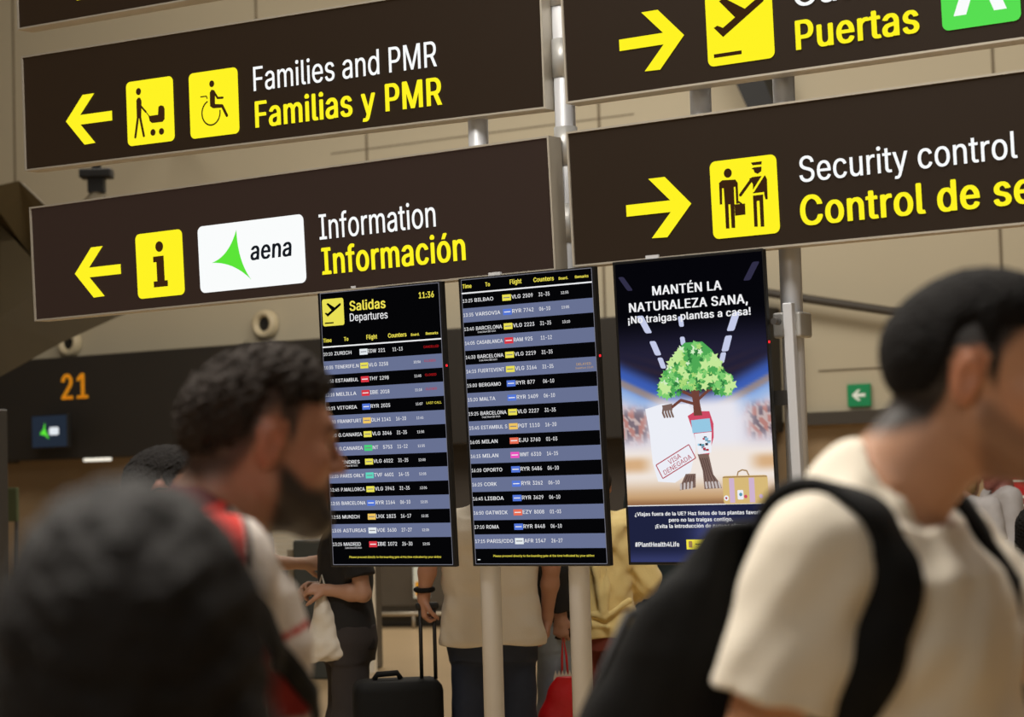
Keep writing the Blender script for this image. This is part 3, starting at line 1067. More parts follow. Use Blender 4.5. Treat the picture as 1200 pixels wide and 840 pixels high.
def monitor(name, label, cat, pl, w, h, led_v):
    t = thing(name, label, cat, group='hanging portrait screens', matrix=plane_matrix(*pl))
    MB().box((w / 2, -h / 2, -0.014), (w, h, 0.026), bevel=0.003).box((w / 2 - 0.02, -h / 2, -0.044), (w - 0.16, h - 0.2, 0.036), bevel=0.006).build('casing', M['bezel'], t)
    MB().box((w / 2, -h * 0.45, -0.076), (0.30, 0.32, 0.03)).box((w / 2 - 0.1, -h * 0.4, -0.098), (0.05, 0.7, 0.03)).box((w / 2 + 0.1, -h * 0.4, -0.098), (0.05, 0.7, 0.03)).build('wall_mount', M['steel_dark'], t)
    MB().box((w + 0.0005, -led_v, -0.008), (0.004, 0.008, 0.008)).build('standby_light', M['led'], t)
    MB().box((w * 0.27, 0.006, -0.03), (0.05, 0.012, 0.05)).build('top_clip', M['pole'], t)
    return t


def board(label, pl, w, h, rows, v0, pitch, first, head, led_v):
    t = monitor('departure_screen', label, 'departure screen', pl, w, h, led_v)
    W0, W1 = 0.0145, 0.564
    f = Flat()
    f.rect(W0, 0.006, W1, 1.037, M['scr'], 0.0005)
    f.stroke([(W0, 0.006), (W1, 0.006), (W1, 1.037), (W0, 1.037)], 0.0022, M['line'], 0.0009, round_=False, closed=True)
    sc = f.build('screen', t)
    f = Flat()
    hb = 0.193 if head else 0.037
    for tx, u, wd, cp in (('Time', 0.020, 0.040, 0.0145), ('To', 0.119, 0.021, 0.0145), ('Flight', 0.225, 0.050, 0.0165), ('Counters', 0.325, 0.085, 0.0155), ('Board.', 0.430, 0.038, 0.0095), ('Remarks', 0.497, 0.055, 0.0095)):
        f.text(tx, u, hb, cp, M['syellow'], width=wd, bold=1)
    f.rect(W0, hb + 0.0155, W1, hb + 0.0205, M['swhite'], 0.002)
    f.build('column_headings', sc)
    if head:
        f = Flat()
        f.rrect(0.0225, 0.029, 0.1245, 0.132, 0.009, M['t_y'], 0.002)
        q = f.build('departure_icon', sc)
        s_ = 0.102 / 0.246
        f = Flat()
        for P in (PLANE, PBAR):
            f.poly([(0.0225 + a * s_, 0.134 - b * s_ * 0.96) for a, b in P], M['scr'], 0.004)
        f.build('plane_figure', q)
        Flat().text('Salidas', 0.153, 0.081, 0.036, M['syellow'], width=0.168, bold=1).build('yellow_heading', sc)
        Flat().text('Departures', 0.152, 0.1205, 0.029, M['swhite'], width=0.176, bold=2).build('white_heading', sc)
        Flat().text('11:36', 0.474, 0.057, 0.022, M['syellow'], width=0.068, bold=1).build('clock', sc)
    for i, r in enumerate(rows):
        tm, dest, col, code, num, cnt, brd, rem, sub = (list(r) + [''] * 9)[:9]
        base = first + i * pitch
        f = Flat()
        if i % 2:
            f.rect(W0 + 0.001, base - 0.0305, W1 - 0.001, base - 0.0305 + pitch, M['band'], 0.0012)
        cw = M['swhite']
        f.text(tm, 0.0185, base, 0.0125, cw, width=0.0425, bold=2)
        f.text(dest, 0.0700, base, 0.0130, cw, width=min(0.112, 0.0135 * len(dest)), bold=2)
        f.rect(0.189, base - 0.0165, 0.226, base + 0.0055, M[TILE[col]], 0.002)
        f.rect(0.194, base - 0.0072, 0.221, base - 0.0040, M['swhite'] if col in 'brop' else M['line'], 0.0026)
        f.text(code, 0.229, base, 0.0135, cw, width=0.0125 * len(code) + 0.001, bold=2)
        f.text(num, 0.277, base, 0.0135, cw, width=0.0105 * len(num), bold=2)
        if cnt:
            f.text(cnt, 0.343, base, 0.0135, cw, width=0.046, bold=2)
        if brd:
            f.text(brd, 0.436, base - 0.001, 0.0095, cw, width=0.031, bold=2)
        if rem:
            mm = dict(CANCELLED=M['sred'], CLOSED=M['sred'], DELAYED=M['sorange']).get(rem, M['syellow'])
            f.text(rem, 0.484, base - 0.003, 0.0085, mm, width=min(0.068, 0.0085 * len(rem)), bold=2)
            if rem == 'DELAYED':
                f.text('Departure 15:05', 0.480, base + 0.009, 0.0065, mm, width=0.072, bold=0)
        if sub:
            f.text(sub, 0.076, base + 0.0105, 0.0060, cw, width=0.078, bold=0)
        f.build('flight_row', sc)
    f = Flat()
    f.text('Please proceed directly to the boarding gate at the time indicated by your airline', 0.094, 1.012, 0.0078, M['syellow'], width=0.421, bold=2)
    if not head:
        f.rect(0.024, 1.020, 0.036, 1.023, M['swhite'], 0.002)
    f.build('boarding_note', sc)
    return t


CS = 'Code Share IBE 5010'
R1 = [('10:10', 'ZURICH', 'w', 'EDW', '221', '11-13', '', 'CANCELLED'), ('10:35', 'TENERIFE.N', 'y', 'VLG', '3258', '', '10:56', 'CLOSED'), ('10:50', 'ESTAMBUL', 'r', 'THY', '1298', '', '11:05', 'CLOSED'),
      ('11:10', 'MELILLA', 'r', 'IBE', '2018', '', '11:18', 'CLOSED'), ('11:15', 'VITORIA', 'b', 'RYR', '2035', '', '11:07', 'LAST CALL'), ('11:50', 'FRANKFURT', 'm', 'DLH', '1141', '16-20', '11:45'),
      ('12:20', 'G.CANARIA', 'y', 'VLG', '3046', '31-35', '11:50'), ('12:15', 'G.CANARIA', 'g', 'NT', '5753', '11-12', '11:55'), ('12:30', 'LONDRES', 'y', 'VLG', '6022', '31-35', '12:00', '', CS),
      ('12:35', 'PARIS ORLY', 't', 'TVF', '4601', '14-15', '12:05'), ('12:45', 'P.MALLORCA', 'y', 'VLG', '3943', '31-35', '12:05'), ('12:55', 'BARCELONA', 'b', 'RYR', '1164', '06-10', '12:25'),
      ('12:55', 'MUNICH', 'm', 'LHX', '1823', '16-17', '12:25'), ('13:05', 'ASTURIAS', 'w', 'VOE', '3630', '27-27', '12:35'), ('13:25', 'MADRID', 'r', 'IBE', '1072', '26-30', '12:55', '', CS)]
R2 = [('13:25', 'BILBAO', 'y', 'VLG', '2509', '31-35', '12:55'), ('13:35', 'VARSOVIA', 'b', 'RYR', '7742', '06-10', '13:05'), ('13:40', 'BARCELONA', 'y', 'VLG', '2223', '31-35', '13:10', '', CS),
      ('14:05', 'CASABLANCA', 'r', 'RAM', '925', '11-12'), ('14:30', 'BARCELONA', 'y', 'VLG', '2219', '31-35', '', '', CS), ('14:15', 'FUERTEVENT', 'y', 'VLG', '3164', '31-35', '', 'DELAYED'),
      ('15:00', 'BERGAMO', 'b', 'RYR', '877', '06-10'), ('15:20', 'MALTA', 'b', 'RYR', '1409', '06-10'), ('15:25', 'BARCELONA', 'y', 'VLG', '2227', '31-35', '', '', CS), ('15:45', 'ESTAMBUL S', 'm', 'PGT', '1110', '16-20'),
      ('16:05', 'MILAN', 'o', 'EJU', '3760', '01-03'), ('16:15', 'MILAN', 'p', 'WMT', '6310', '14-15'), ('16:20', 'OPORTO', 'b', 'RYR', '5486', '06-10'), ('16:25', 'CORK', 'b', 'RYR', '3262', '06-10'),
      ('16:45', 'LISBOA', 'b', 'RYR', '3629', '06-10'), ('16:50', 'GATWICK', 'o', 'EZY', '8008', '01-03'), ('17:10', 'ROMA', 'b', 'RYR', '8448', '06-10'), ('17:15', 'PARIS/CDG', 'w', 'AFR', '1547', '26-27')]
M1 = (-0.73562, 7.57449, 2.25996, 0.569, 0.04174, 0.00057)
M2 = (-0.18884, 7.2319, 2.26257, 0.56976, 0.04174, 0.00175)
M3 = (0.35673, 6.89245, 2.27157, 0.56414, 0.04174, 0.00237)
board('departure screen headed Salidas, leftmost of the three hanging screens', M1, 0.574, 1.0456, R1, 0, 0.05157, 0.244, True, 0.310)
board('departure screen without a title, middle of the three hanging screens', M2, 0.574, 1.0457, R2, 0, 0.05130, 0.089, False, 0.313)

t = monitor('advert_screen', 'advertising screen with a leafy tree figure, rightmost of the three hanging screens', 'advertising screen', M3, 0.574, 1.05, 0.312)
MB().box((0.622, -0.76, -0.075), (0.034, 1.15, 0.03), bevel=0.004).build('mount_upright', M['pole'], t)
MB().box((0.56, -0.5, -0.085), (0.12, 0.05, 0.02)).build('mount_arm', M['steel_dark'], t)
U0, U1, VB, VT = 0.011, 0.570, 0.846, 0.010
nu, nv = 72, 108
uu, vv = np.meshgrid(np.linspace(U0, U1, nu), np.linspace(VT, VB, nv), indexing='ij')
rs = np.random.RandomState(4)


def mixc(a, b, w):
    return a * (1 - w[..., None]) + np.array(b) * w[..., None]


def sm(x, a, b):
    q = np.clip((x - a) / (b - a), 0, 1)
    return q * q * (3 - 2 * q)


side = np.abs(uu - 0.300)
c = np.zeros(uu.shape + (3,)) + np.array([5, 5, 10.0])
c = mixc(c, (34, 32, 54), sm(vv, 0.18, 0.34))
c = mixc(c, (52, 40, 52), sm(vv, 0.30, 0.40) * (0.5 + 0.5 * np.sin(vv * 190 + side * 60)) * 0.6)
edge = 0.475 - side * 0.46
c = mixc(c, (60, 92, 176), sm(vv - edge, -0.01, 0.05))
c = mixc(c, (150, 180, 226), sm(vv - edge, 0.05, 0.12))
c = mixc(c, (214, 208, 220), sm(vv - edge, 0.11, 0.17))
c = mixc(c, (168, 136, 110), sm(vv - edge, 0.06, 0.075) * (1 - sm(vv - edge, 0.085, 0.10)) * 0.7)
crowd = sm(vv, 0.49, 0.54) * (1 - sm(vv, 0.59, 0.65)) * sm(side, 0.15, 0.22) * 0.9
nz = np.zeros(uu.shape)
for k in range(10):
    nz += np.sin(uu * rs.uniform(60, 190) + vv * rs.uniform(-110, 110) + rs.uniform(0, 6))
cr = np.where((nz > 0.8)[..., None], np.array([172.0, 104, 92]), np.where((nz < -0.9)[..., None], np.array([96.0, 80, 90]), np.array([190.0, 166, 160])))
c = c * (1 - crowd[..., None] * 0.85) + cr * crowd[..., None] * 0.85
c = mixc(c, (232, 230, 238), sm(vv, 0.45, 0.52) * (1 - sm(side, 0.12, 0.23)))
c = mixc(c, (240, 230, 222), sm(vv, 0.62, 0.68))
c = mixc(c, (206, 158, 106), sm(vv, 0.665, 0.70) * (1 - sm(vv, 0.71, 0.75)) * sm(side, 0.16, 0.24) * 0.8)
c = mixc(c, (196, 156, 112), sm(vv, 0.74, 0.83))
c = mixc(c, (142, 102, 70), sm(vv, 0.815, 0.846))
cl = np.where(c / 255 <= 0.04045, c / 255 / 12.92, ((c / 255 + 0.055) / 1.055) ** 2.4).reshape(-1, 3)
ii = np.arange(nu * nv).reshape(nu, nv)
qf = np.stack([ii[:-1, :-1], ii[:-1, 1:], ii[1:, 1:], ii[1:, :-1]], -1).reshape(-1, 4)
vs = np.stack([uu.ravel(), -vv.ravel(), np.full(uu.size, 0.0006)], 1)
sc = mesh_obj('screen', vs, qf, M['picture'], t, colors=cl)
# lower caption panel: the same screen's dark blue field
nu2, nv2 = 40, 20
u2, v2 = np.meshgrid(np.linspace(U0, U1, nu2), np.linspace(VB, 1.040, nv2), indexing='ij')
c = np.zeros(u2.shape + (3,)) + np.array([30, 34, 62.0])
c = mixc(c, (74, 82, 140), np.exp(-((u2 - 0.33) / 0.07) ** 2 - ((v2 - 0.95) / 0.07) ** 2) * 0.9)
c = mixc(c, (58, 64, 112), sm(v2, 0.99, 1.04) * 0.8)
cl = np.where(c / 255 <= 0.04045, c / 255 / 12.92, ((c / 255 + 0.055) / 1.055) ** 2.4).reshape(-1, 3)
ii = np.arange(nu2 * nv2).reshape(nu2, nv2)
qf = np.stack([ii[:-1, :-1], ii[:-1, 1:], ii[1:, 1:], ii[1:, :-1]], -1).reshape(-1, 4)
cap = mesh_obj('caption_panel', np.stack([u2.ravel(), -v2.ravel(), np.full(u2.size, 0.0006)], 1), qf, M['picture'], t, colors=cl)
G = {k: glow('picture_' + k, rgb(*v)) for k, v in dict(lamp=(196, 202, 232), lampdim=(48, 46, 70), g1=(126, 204, 112), g2=(78, 168, 84), g3=(48, 122, 62), g4=(196, 232, 152), g5=(170, 216, 120), gp=(214, 238, 200),
     trunk=(112, 66, 56), root=(122, 98, 90), rootdk=(84, 64, 60), rootlt=(196, 186, 184), cloth=(236, 238, 246), pink=(206, 74, 100), sky=(150, 200, 226), stamp=(176, 52, 70), tan=(214, 184, 120), tanedge=(160, 126, 84), lilac=(206, 178, 206), bluebit=(90, 150, 170), dark=(60, 50, 60), label=(240, 226, 70)).items()}
f = Flat()
for i, (u, v, w_, h_, a) in enumerate([(0.049, 0.079, 0.022, 0.05, 1), (0.529, 0.073, 0.026, 0.06, 1), (0.114, 0.224, 0.026, 0.062, 0), (0.152, 0.308, 0.024, 0.05, 0), (0.174, 0.360, 0.020, 0.038, 0), (0.453, 0.236, 0.028, 0.062, 0), (0.424, 0.308, 0.026, 0.052, 0), (0.405, 0.355, 0.020, 0.036, 0), (0.256, 0.223, 0.018, 0.036, 0), (0.259, 0.290, 0.018, 0.03, 0)]):
    f = Flat()
    f.rrect(u - w_ / 2, v - h_ / 2, u + w_ / 2, v + h_ / 2, 0.006, G['lampdim' if a else 'lamp'], 0.0012 + i * 0.00002)
    n0 = len(f.v) - 28
    f.v[n0:] = [(x + (-y - v) * (-0.42 if u > 0.3 else 0.42) * (abs(u - 0.30) / 0.15), y, z) for x, y, z in f.v[n0:]]
    f.build('pictured_lamp', sc)
f = Flat()
f.poly([(0.10, 0.515), (0.165, 0.500), (0.268, 0.505), (0.290, 0.56), (0.285, 0.66), (0.262, 0.735), (0.200, 0.770), (0.135, 0.765), (0.118, 0.70), (0.112, 0.60)], G['cloth'], 0.0014)
f.poly([(0.280, 0.455), (0.310, 0.452), (0.311, 0.50), (0.318, 0.545), (0.286, 0.545), (0.285, 0.50)], G['trunk'], 0.0020)
for P in ([(0.290, 0.505), (0.240, 0.490), (0.200, 0.515)], [(0.300, 0.495), (0.345, 0.462), (0.372, 0.452)], [(0.29, 0.48), (0.25, 0.462)]):
    f.stroke(P, 0.010, G['trunk'], 0.0022)
f.poly([(0.262, 0.545), (0.292, 0.530), (0.345, 0.532), (0.358, 0.575), (0.356, 0.62), (0.335, 0.68), (0.300, 0.68), (0.280, 0.60)], G['pink'], 0.0018)
f.poly([(0.274, 0.560), (0.345, 0.556), (0.350, 0.600), (0.278, 0.604)], G['sky'], 0.0026)
f.poly([(0.284, 0.606), (0.350, 0.602), (0.344, 0.672), (0.296, 0.676)], G['cloth'], 0.0026)
for k in range(16):
    a_, b_ = rs.uniform(0.292, 0.338), rs.uniform(0.612, 0.664)
    f.rect(a_, b_, a_ + rs.uniform(0.006, 0.014), b_ + rs.uniform(0.004, 0.009), G[['bluebit', 'dark', 'stamp', 'sky'][k % 4]], 0.0030 + k * 0.00002)
# hand and root feet
for k in range(4):
    f.stroke([(0.172 + 0.009 * k, 0.512), (0.168 + 0.011 * k, 0.530), (0.174 + 0.011 * k, 0.545)], 0.0075, G['root'], 0.0022 + 0.0001 * k)
f.poly([(0.166, 0.505), (0.206, 0.500), (0.206, 0.522), (0.170, 0.524)], G['root'], 0.0021)
f.poly([(0.292, 0.675), (0.334, 0.676), (0.347, 0.745), (0.372, 0.778), (0.376, 0.792), (0.311, 0.794), (0.308, 0.732)], G['root'], 0.0022)
for k in range(4):
    f.stroke([(0.302 + 0.008 * k, 0.69), (0.314 + 0.008 * k, 0.735), (0.318 + 0.013 * k, 0.775)], 0.003, G['rootdk'], 0.0026)
for k in range(5):
    f.stroke([(0.318 + 0.012 * k, 0.772), (0.320 + 0.0125 * k, 0.789)], 0.0075, G['rootlt'], 0.0028)
f.poly([(0.243, 0.741), (0.281, 0.741), (0.278, 0.788), (0.217, 0.796), (0.222, 0.778)], G['root'], 0.0022)
for k in range(4):
    f.stroke([(0.223 + 0.014 * k, 0.776 - 0.002 * k), (0.222 + 0.0135 * k, 0.791)], 0.0075, G['rootlt'], 0.0028)
    f.stroke([(0.249 + 0.008 * k, 0.748), (0.236 + 0.011 * k, 0.772)], 0.003, G['rootdk'], 0.0026)
f.build('pictured_tree_body', sc)
f = Flat()
CV, CW = [0.284, 0.300, 0.325, 0.38, 0.43, 0.455, 0.472], [0.012, 0.048, 0.078, 0.118, 0.150, 0.146, 0.118]
crown = []
for k in range(230):
    v = 0.292 + 0.172 * math.sqrt(rs.uniform(0.0, 1.0))
    w_ = float(np.interp(v, CV, CW)) - 0.008
    a_ = rs.uniform(-1, 1)
    if k % 4 == 0:
        a_ = math.copysign(rs.uniform(0.86, 1.0), a_)
    crown.append((0.299 + a_ * w_, v + (0.012 if abs(a_) > 0.45 else -0.010), k))
f.poly([(0.299 + sg * float(np.interp(v, CV, CW)) * 0.86, v) for sg, vs_ in ((1, (0.296, 0.325, 0.38, 0.43, 0.452)), (-1, (0.452, 0.43, 0.38, 0.325, 0.296))) for v in vs_], G['g2'], 0.0024)
for u, v, k in crown:
    big = k > 205
    R_ = rs.uniform(0.017, 0.024) if big else rs.uniform(0.010, 0.017)
    a0 = rs.uniform(0, 6.28)
    P = []
    for q in range(10):
        rr = R_ if q % 2 == 0 else R_ * 0.50
        P.append((u + rr * math.cos(a0 + q * PI / 5), v + rr * math.sin(a0 + q * PI / 5)))
    up_ = (v < 0.37) * 0.35 + (u < 0.28) * 0.15
    ch = rs.rand()
    m_ = G['g4'] if big else (G['gp'] if ch < up_ * 0.5 else [G['g1'], G['g2'], G['g5'], G['g3'], G['g1']][k % 5])
    f.poly(P, m_, 0.0027 + k * 0.00001)
f.build('pictured_leaves', sc)
f = Flat()
ca, sa = math.cos(math.radians(27)), math.sin(math.radians(27))
def st(x, y):
    return (0.2085 + x * ca + y * sa, 0.698 - x * sa + y * ca)
f.stroke([st(-0.073, -0.026), st(0.073, -0.026), st(0.073, 0.026), st(-0.073, 0.026)], 0.0035, G['stamp'], 0.0040, round_=False, closed=True)
f.text('VISA', *st(-0.026, -0.002), 0.0165, G['stamp'], width=0.052, bold=2, z=0.0042, rot=math.radians(27))
f.text('DENEGADA', *st(-0.060, 0.020), 0.0165, G['stamp'], width=0.120, bold=2, z=0.0042, rot=math.radians(27))
f.build('pictured_stamp', sc)
f = Flat()
f.stroke([(0.436, 0.754), (0.440, 0.740), (0.455, 0.733), (0.472, 0.736), (0.480, 0.754)], 0.0045, G['tanedge'], 0.0030)
f.rrect(0.381, 0.752, 0.547, 0.846, 0.010, G['tan'], 0.0034)
f.stroke([(0.384, 0.756), (0.544, 0.756)], 0.004, G['tanedge'], 0.0037)
f.rect(0.405, 0.760, 0.424, 0.842, G['lilac'], 0.0037)
f.rect(0.478, 0.760, 0.498, 0.842, G['lilac'], 0.0037)
f.rrect(0.434, 0.800, 0.456, 0.832, 0.004, G['cloth'], 0.0040)
f.disc((0.446, 0.815), 0.006, G['bluebit'], 0.0042)
f.disc((0.392, 0.826), 0.009, G['cloth'], 0.0040)
f.disc((0.392, 0.826), 0.004, G['stamp'], 0.0042)
f.disc((0.520, 0.822), 0.007, G['lilac'], 0.0040)
f.disc((0.464, 0.822), 0.006, G['t1'] if 't1' in G else G['pink'], 0.0041)
f.build('pictured_suitcase', sc)
f = Flat()
f.text('MANTÉN LA', 0.154, 0.1265, 0.031, M['swhite'], width=0.264, bold=1, z=0.005)
f.text('NATURALEZA SANA,', 0.060, 0.1785, 0.031, M['swhite'], width=0.452, bold=1, z=0.005)
f.text('¡No traigas plantas a casa!', 0.053, 0.2175, 0.0245, M['swhite'], width=0.467, bold=1, z=0.005)
f.build('headline', sc)
f = Flat()
f.rect(U0, 0.8445, U1, 0.8475, M['swhite'], 0.002)
f.text('¿Viajas fuera de la UE? Haz fotos de tus plantas favoritas', 0.037, 0.881, 0.0125, M['swhite'], width=0.500, bold=1)
f.text('pero no las traigas contigo.', 0.169, 0.9025, 0.0125, M['swhite'], width=0.242, bold=1)
f.text('¡Evita la introducción de nuevas plagas!', 0.115, 0.9235, 0.0125, M['swhite'], width=0.352, bold=1)
f.text('#PlantHealth4Life', 0.032, 0.987, 0.0155, M['swhite'], width=0.172, bold=1)
f.build('caption', cap)
f = Flat()
f.rect(0.231, 0.964, 0.335, 0.997, G['label'], 0.002)
f.rrect(0.240, 0.969, 0.254, 0.991, 0.004, G['tanedge'], 0.003)
f.rect(0.265, 0.978, 0.286, 0.981, G['dark'], 0.003)
f.rect(0.296, 0.978, 0.326, 0.981, G['dark'], 0.003)
f.rect(0.296, 0.985, 0.318, 0.988, G['dark'], 0.003)
f.build('yellow_emblem', cap)

# ------------------------------------------------------------------ people
def rot3(ax, deg):
    return np.array(Matrix.Rotation(math.radians(deg), 3, ax))


def frame_of(c, yaw=0, pitch=0, roll=0):
    """head frame: yaw turns to the person's left, positive pitch looks up"""
    return (rot3('Z', yaw) @ rot3('X', pitch) @ rot3('Y', roll), np.array(c, float))


def head_prims(fr, beard=0.0):
    P = [ell((0, -0.014, 0.034), (0.075, 0.096, 0.083), 0.02), ell((0, 0.022, 0.02), (0.068, 0.072, 0.085), 0.03),
         ell((0, 0.036, -0.045), (0.054, 0.056, 0.068), 0.03)]
    for s in (-1, 1):
        P += [rcone((s * 0.052, 0.004, -0.045), (s * 0.018, 0.074, -0.094), 0.022, 0.019, 0.03), ell((s * 0.046, 0.062, -0.016), (0.022, 0.020, 0.020), 0.025),
              rcone((s * 0.034, 0.082, 0.030), (s * 0.012, 0.091, 0.028), 0.012, 0.011, 0.018)]
    P += [ell((0, 0.078, -0.098), (0.022, 0.020, 0.018), 0.025)]
    for s in (-1, 1):
        P.append(ell((s * 0.032, 0.100, 0.008), (0.019, 0.018, 0.014), 0.012, op='s'))
    P += [rcone((0, 0.092, 0.016), (0, 0.111, -0.020), 0.009, 0.0125, 0.012)]
    for s in (-1, 1):
        P += [ell((s * 0.012, 0.099, -0.025), (0.009, 0.011, 0.008), 0.006), ell((s * 0.032, 0.075, 0.008), (0.0125, 0.0135, 0.0125), 0.003),
              rcone((s * 0.018, 0.086, 0.0165), (s * 0.046, 0.080, 0.0155), 0.0045, 0.004, 0.004)]
    P += [rcone((-0.018, 0.089, -0.0525), (0.018, 0.089, -0.0525), 0.006, 0.006, 0.008), rcone((-0.016, 0.0885, -0.0640), (0.016, 0.0885, -0.0640), 0.0075, 0.0075, 0.007)]
    for s in (-1, 1):
        r = Matrix.Rotation(math.radians(s * -18), 3, 'Z') @ Matrix.Rotation(math.radians(-12), 3, 'X')
        P += [ell((s * 0.079, -0.008, 0.004), (0.009, 0.019, 0.033), 0.008, rot=r), ell((s * 0.0885, -0.003, 0.004), (0.0075, 0.0095, 0.019), 0.005, rot=r, op='s'),
              ell((s * 0.080, -0.001, -0.004), (0.006, 0.004, 0.008), 0.004)]
    for p in P:
        p['fr'] = fr
    return P


HLY = [-0.12, -0.092, -0.055, -0.035, -0.012, 0.004, 0.014, 0.026, 0.034, 0.048, 0.075, 0.10]
HLZ = [-0.066, -0.064, -0.054, -0.030, 0.026, 0.034, 0.005, -0.012, 0.030, 0.046, 0.066, 0.074]


def skin_colors(pos, fr, tone, hair, beard=0.0, fade=0.02, s=1.0, hl_shift=0.0, stubble=1.0):
    R, t = fr
    q = (pos / s - t) @ R
    x, y, z = np.abs(q[:, 0]), q[:, 1], q[:, 2]
    c = np.tile(np.array(tone[:3]), (len(pos), 1)).astype(float)
    near = (np.abs(q) < 0.16).all(1)

    def mix(col, w):
        w = np.clip(w, 0, 1)[:, None] * near[:, None]
        np.copyto(c, c * (1 - w) + np.array(col[:3]) * w)
    redder = np.array(tone[:3]) * np.array([1.05, 0.80, 0.74])
    mix(redder, np.exp(-((x - 0.05) / 0.02) ** 2 - ((z + 0.02) / 0.025) ** 2) * (y > 0.03) * 0.6)
    mix(redder, ((x > 0.077) & (np.abs(y + 0.008) < 0.03) & (np.abs(z - 0.004) < 0.045)) * 0.8)
    lipw = np.exp(-((x / 0.024) ** 4)) * np.exp(-((z + 0.0585) / 0.0105) ** 4) * (y > 0.075)
    mix(np.array(tone[:3]) * np.array([0.95, 0.55, 0.52]), lipw * 0.85)
    if beard:
        line = np.interp(y, [-0.01, 0.02, 0.05, 0.075, 0.11], [-0.01, -0.02, -0.046, -0.050, -0.036])
        w = sm(line - z, -0.006, 0.014) * sm(y, -0.004, 0.016) * (1 - sm(-z, 0.118, 0.135)) * (1 - lipw)
        mix(hair, w * beard)
    w = np.exp(-((z - 0.0315 - 0.05 * (0.034 - x) * (x > 0.034)) / 0.0055) ** 2) * sm(x, 0.008, 0.014) * (1 - sm(x, 0.046, 0.056)) * (y > 0.05)
    mix(hair, w * 0.9)
    ed = np.sqrt((x - 0.032) ** 2 + (y - 0.075) ** 2 + (z - 0.008) ** 2)
    on = (ed < 0.0152) & (y > 0.082)
    rr = np.sqrt((x - 0.032) ** 2 + (z - 0.008) ** 2)
    mix((0.62, 0.58, 0.54), on * (rr < 0.0115) * 1.0)
    mix((0.05, 0.03, 0.02), on * (rr < 0.0058) * 1.0)
    hl = np.interp(y, HLY, HLZ) + hl_shift
    ear = (x > 0.0765) & (np.abs(y + 0.006) < 0.028) & (z < 0.040) & (z > -0.034)
    mix(hair, sm(z - hl, -0.004, fade) * (~ear) * stubble)
    return c


def hair_prims(fr, lift=0.02, top=0.016, noise=0.0018, freq=400, seed=1, thick=0.010, curly=False, back=0.0):
    P = [ell((0, -0.016, 0.036), (0.075 + thick, 0.096 + thick, 0.083 + thick), 0.01), ell((0, 0.016, 0.072), (0.068, 0.084, 0.050 + top), 0.03)]
    for p in P:
        p['fr'] = fr
    cut = dict(d=lambda x, y, z: (np.interp(y + 0 * x + 0 * z, HLY, HLZ) + lift * (1 - sm(y + 0 * x + 0 * z, 0.025, 0.06)) - z) * 0.75, lo=None, hi=None, k=0.030, fr=fr, op='i')
    P.append(cut)
    P.append(wobble(noise, freq, seed))
    if curly:
        P.append(wobble(noise * 0.8, freq * 0.45, seed + 5))
    return P


def hand_prims(w, d, n, side, curl=0.5, sc=1.0):
    """w wrist, d towards the fingers, n out of the palm; side +1 when the thumb lies along d x n"""
    w, d, n = np.array(w, float), np.array(d, float), np.array(n, float)
    d /= np.linalg.norm(d)
    n -= d * (n @ d)
    n /= np.linalg.norm(n)
    t = np.cross(d, n) * side
    L = lambda a, b, c: w + (d * a + t * b + n * c) * sc
    P = [rcone(w, L(0.03, 0, 0), 0.026 * sc, 0.026 * sc, 0.02), rcone(L(0.03, 0.017, 0), L(0.085, 0.026, 0), 0.015 * sc, 0.0125 * sc, 0.012), rcone(L(0.03, 0.0, 0), L(0.088, 0.006, -0.002), 0.015 * sc, 0.0125 * sc, 0.012),
         rcone(L(0.03, -0.012, 0), L(0.084, -0.014, 0), 0.015 * sc, 0.012 * sc, 0.012), rcone(L(0.03, -0.02, 0), L(0.076, -0.031, 0.003), 0.014 * sc, 0.0115 * sc, 0.012)]
    for a, b, ln in ((0.088, 0.027, 0.074), (0.092, 0.007, 0.080), (0.087, -0.0135, 0.074), (0.078, -0.032, 0.058)):
        p = L(a, b, 0)
        ang = 0.0
        for i, (fq, r0, r1) in enumerate(((0.46, 0.0095, 0.0088), (0.30, 0.0088, 0.0080), (0.24, 0.0080, 0.0068))):
            ang += curl * (0.9, 1.1, 0.7)[i]
            q = p + (d * math.cos(ang) + n * math.sin(ang)) * ln * fq * sc
            P.append(rcone(p, q, r0 * sc, r1 * sc, 0.003))
            p = q
    p = L(0.028, 0.026, 0.004)
    for i, (ln, r0, r1) in enumerate(((0.040, 0.015, 0.0115), (0.034, 0.0115, 0.010), (0.026, 0.010, 0.008))):
        v = d * (0.62 + 0.2 * i) + t * (0.62 - 0.45 * i * curl) + n * (0.25 + 0.55 * curl * i)
        q = p + v / np.linalg.norm(v) * ln * sc
        P.append(rcone(p, q, r0 * sc, r1 * sc, 0.006))
        p = q
    return P


POSE = dict(shR=(0.182, -0.01, 1.435), elR=(0.235, -0.04, 1.13), wrR=(0.235, 0.03, 0.885), shL=(-0.182, -0.01, 1.435), elL=(-0.235, -0.04, 1.13), wrL=(-0.235, 0.03, 0.885),
            hipR=(0.088, 0, 0.92), knR=(0.098, 0.012, 0.50), anR=(0.10, -0.015, 0.09), hipL=(-0.088, 0, 0.92), knL=(-0.098, 0.012, 0.50), anL=(-0.10, -0.015, 0.09),
            neck=(0, -0.022, 1.47), head=(0, 0.022, 1.628))
TORSO = [(0.80, 0, 0.0, 0.160, 0.105), (0.90, 0, 0.0, 0.172, 0.120), (1.00, 0, 0.002, 0.162, 0.112), (1.10, 0, 0.006, 0.150, 0.104), (1.22, 0, 0.006, 0.160, 0.112), (1.33, 0, 0.0, 0.172, 0.118), (1.40, 0, -0.006, 0.165, 0.105), (1.455, 0, -0.014, 0.11, 0.075), (1.49, 0, -0.02, 0.062, 0.058)]


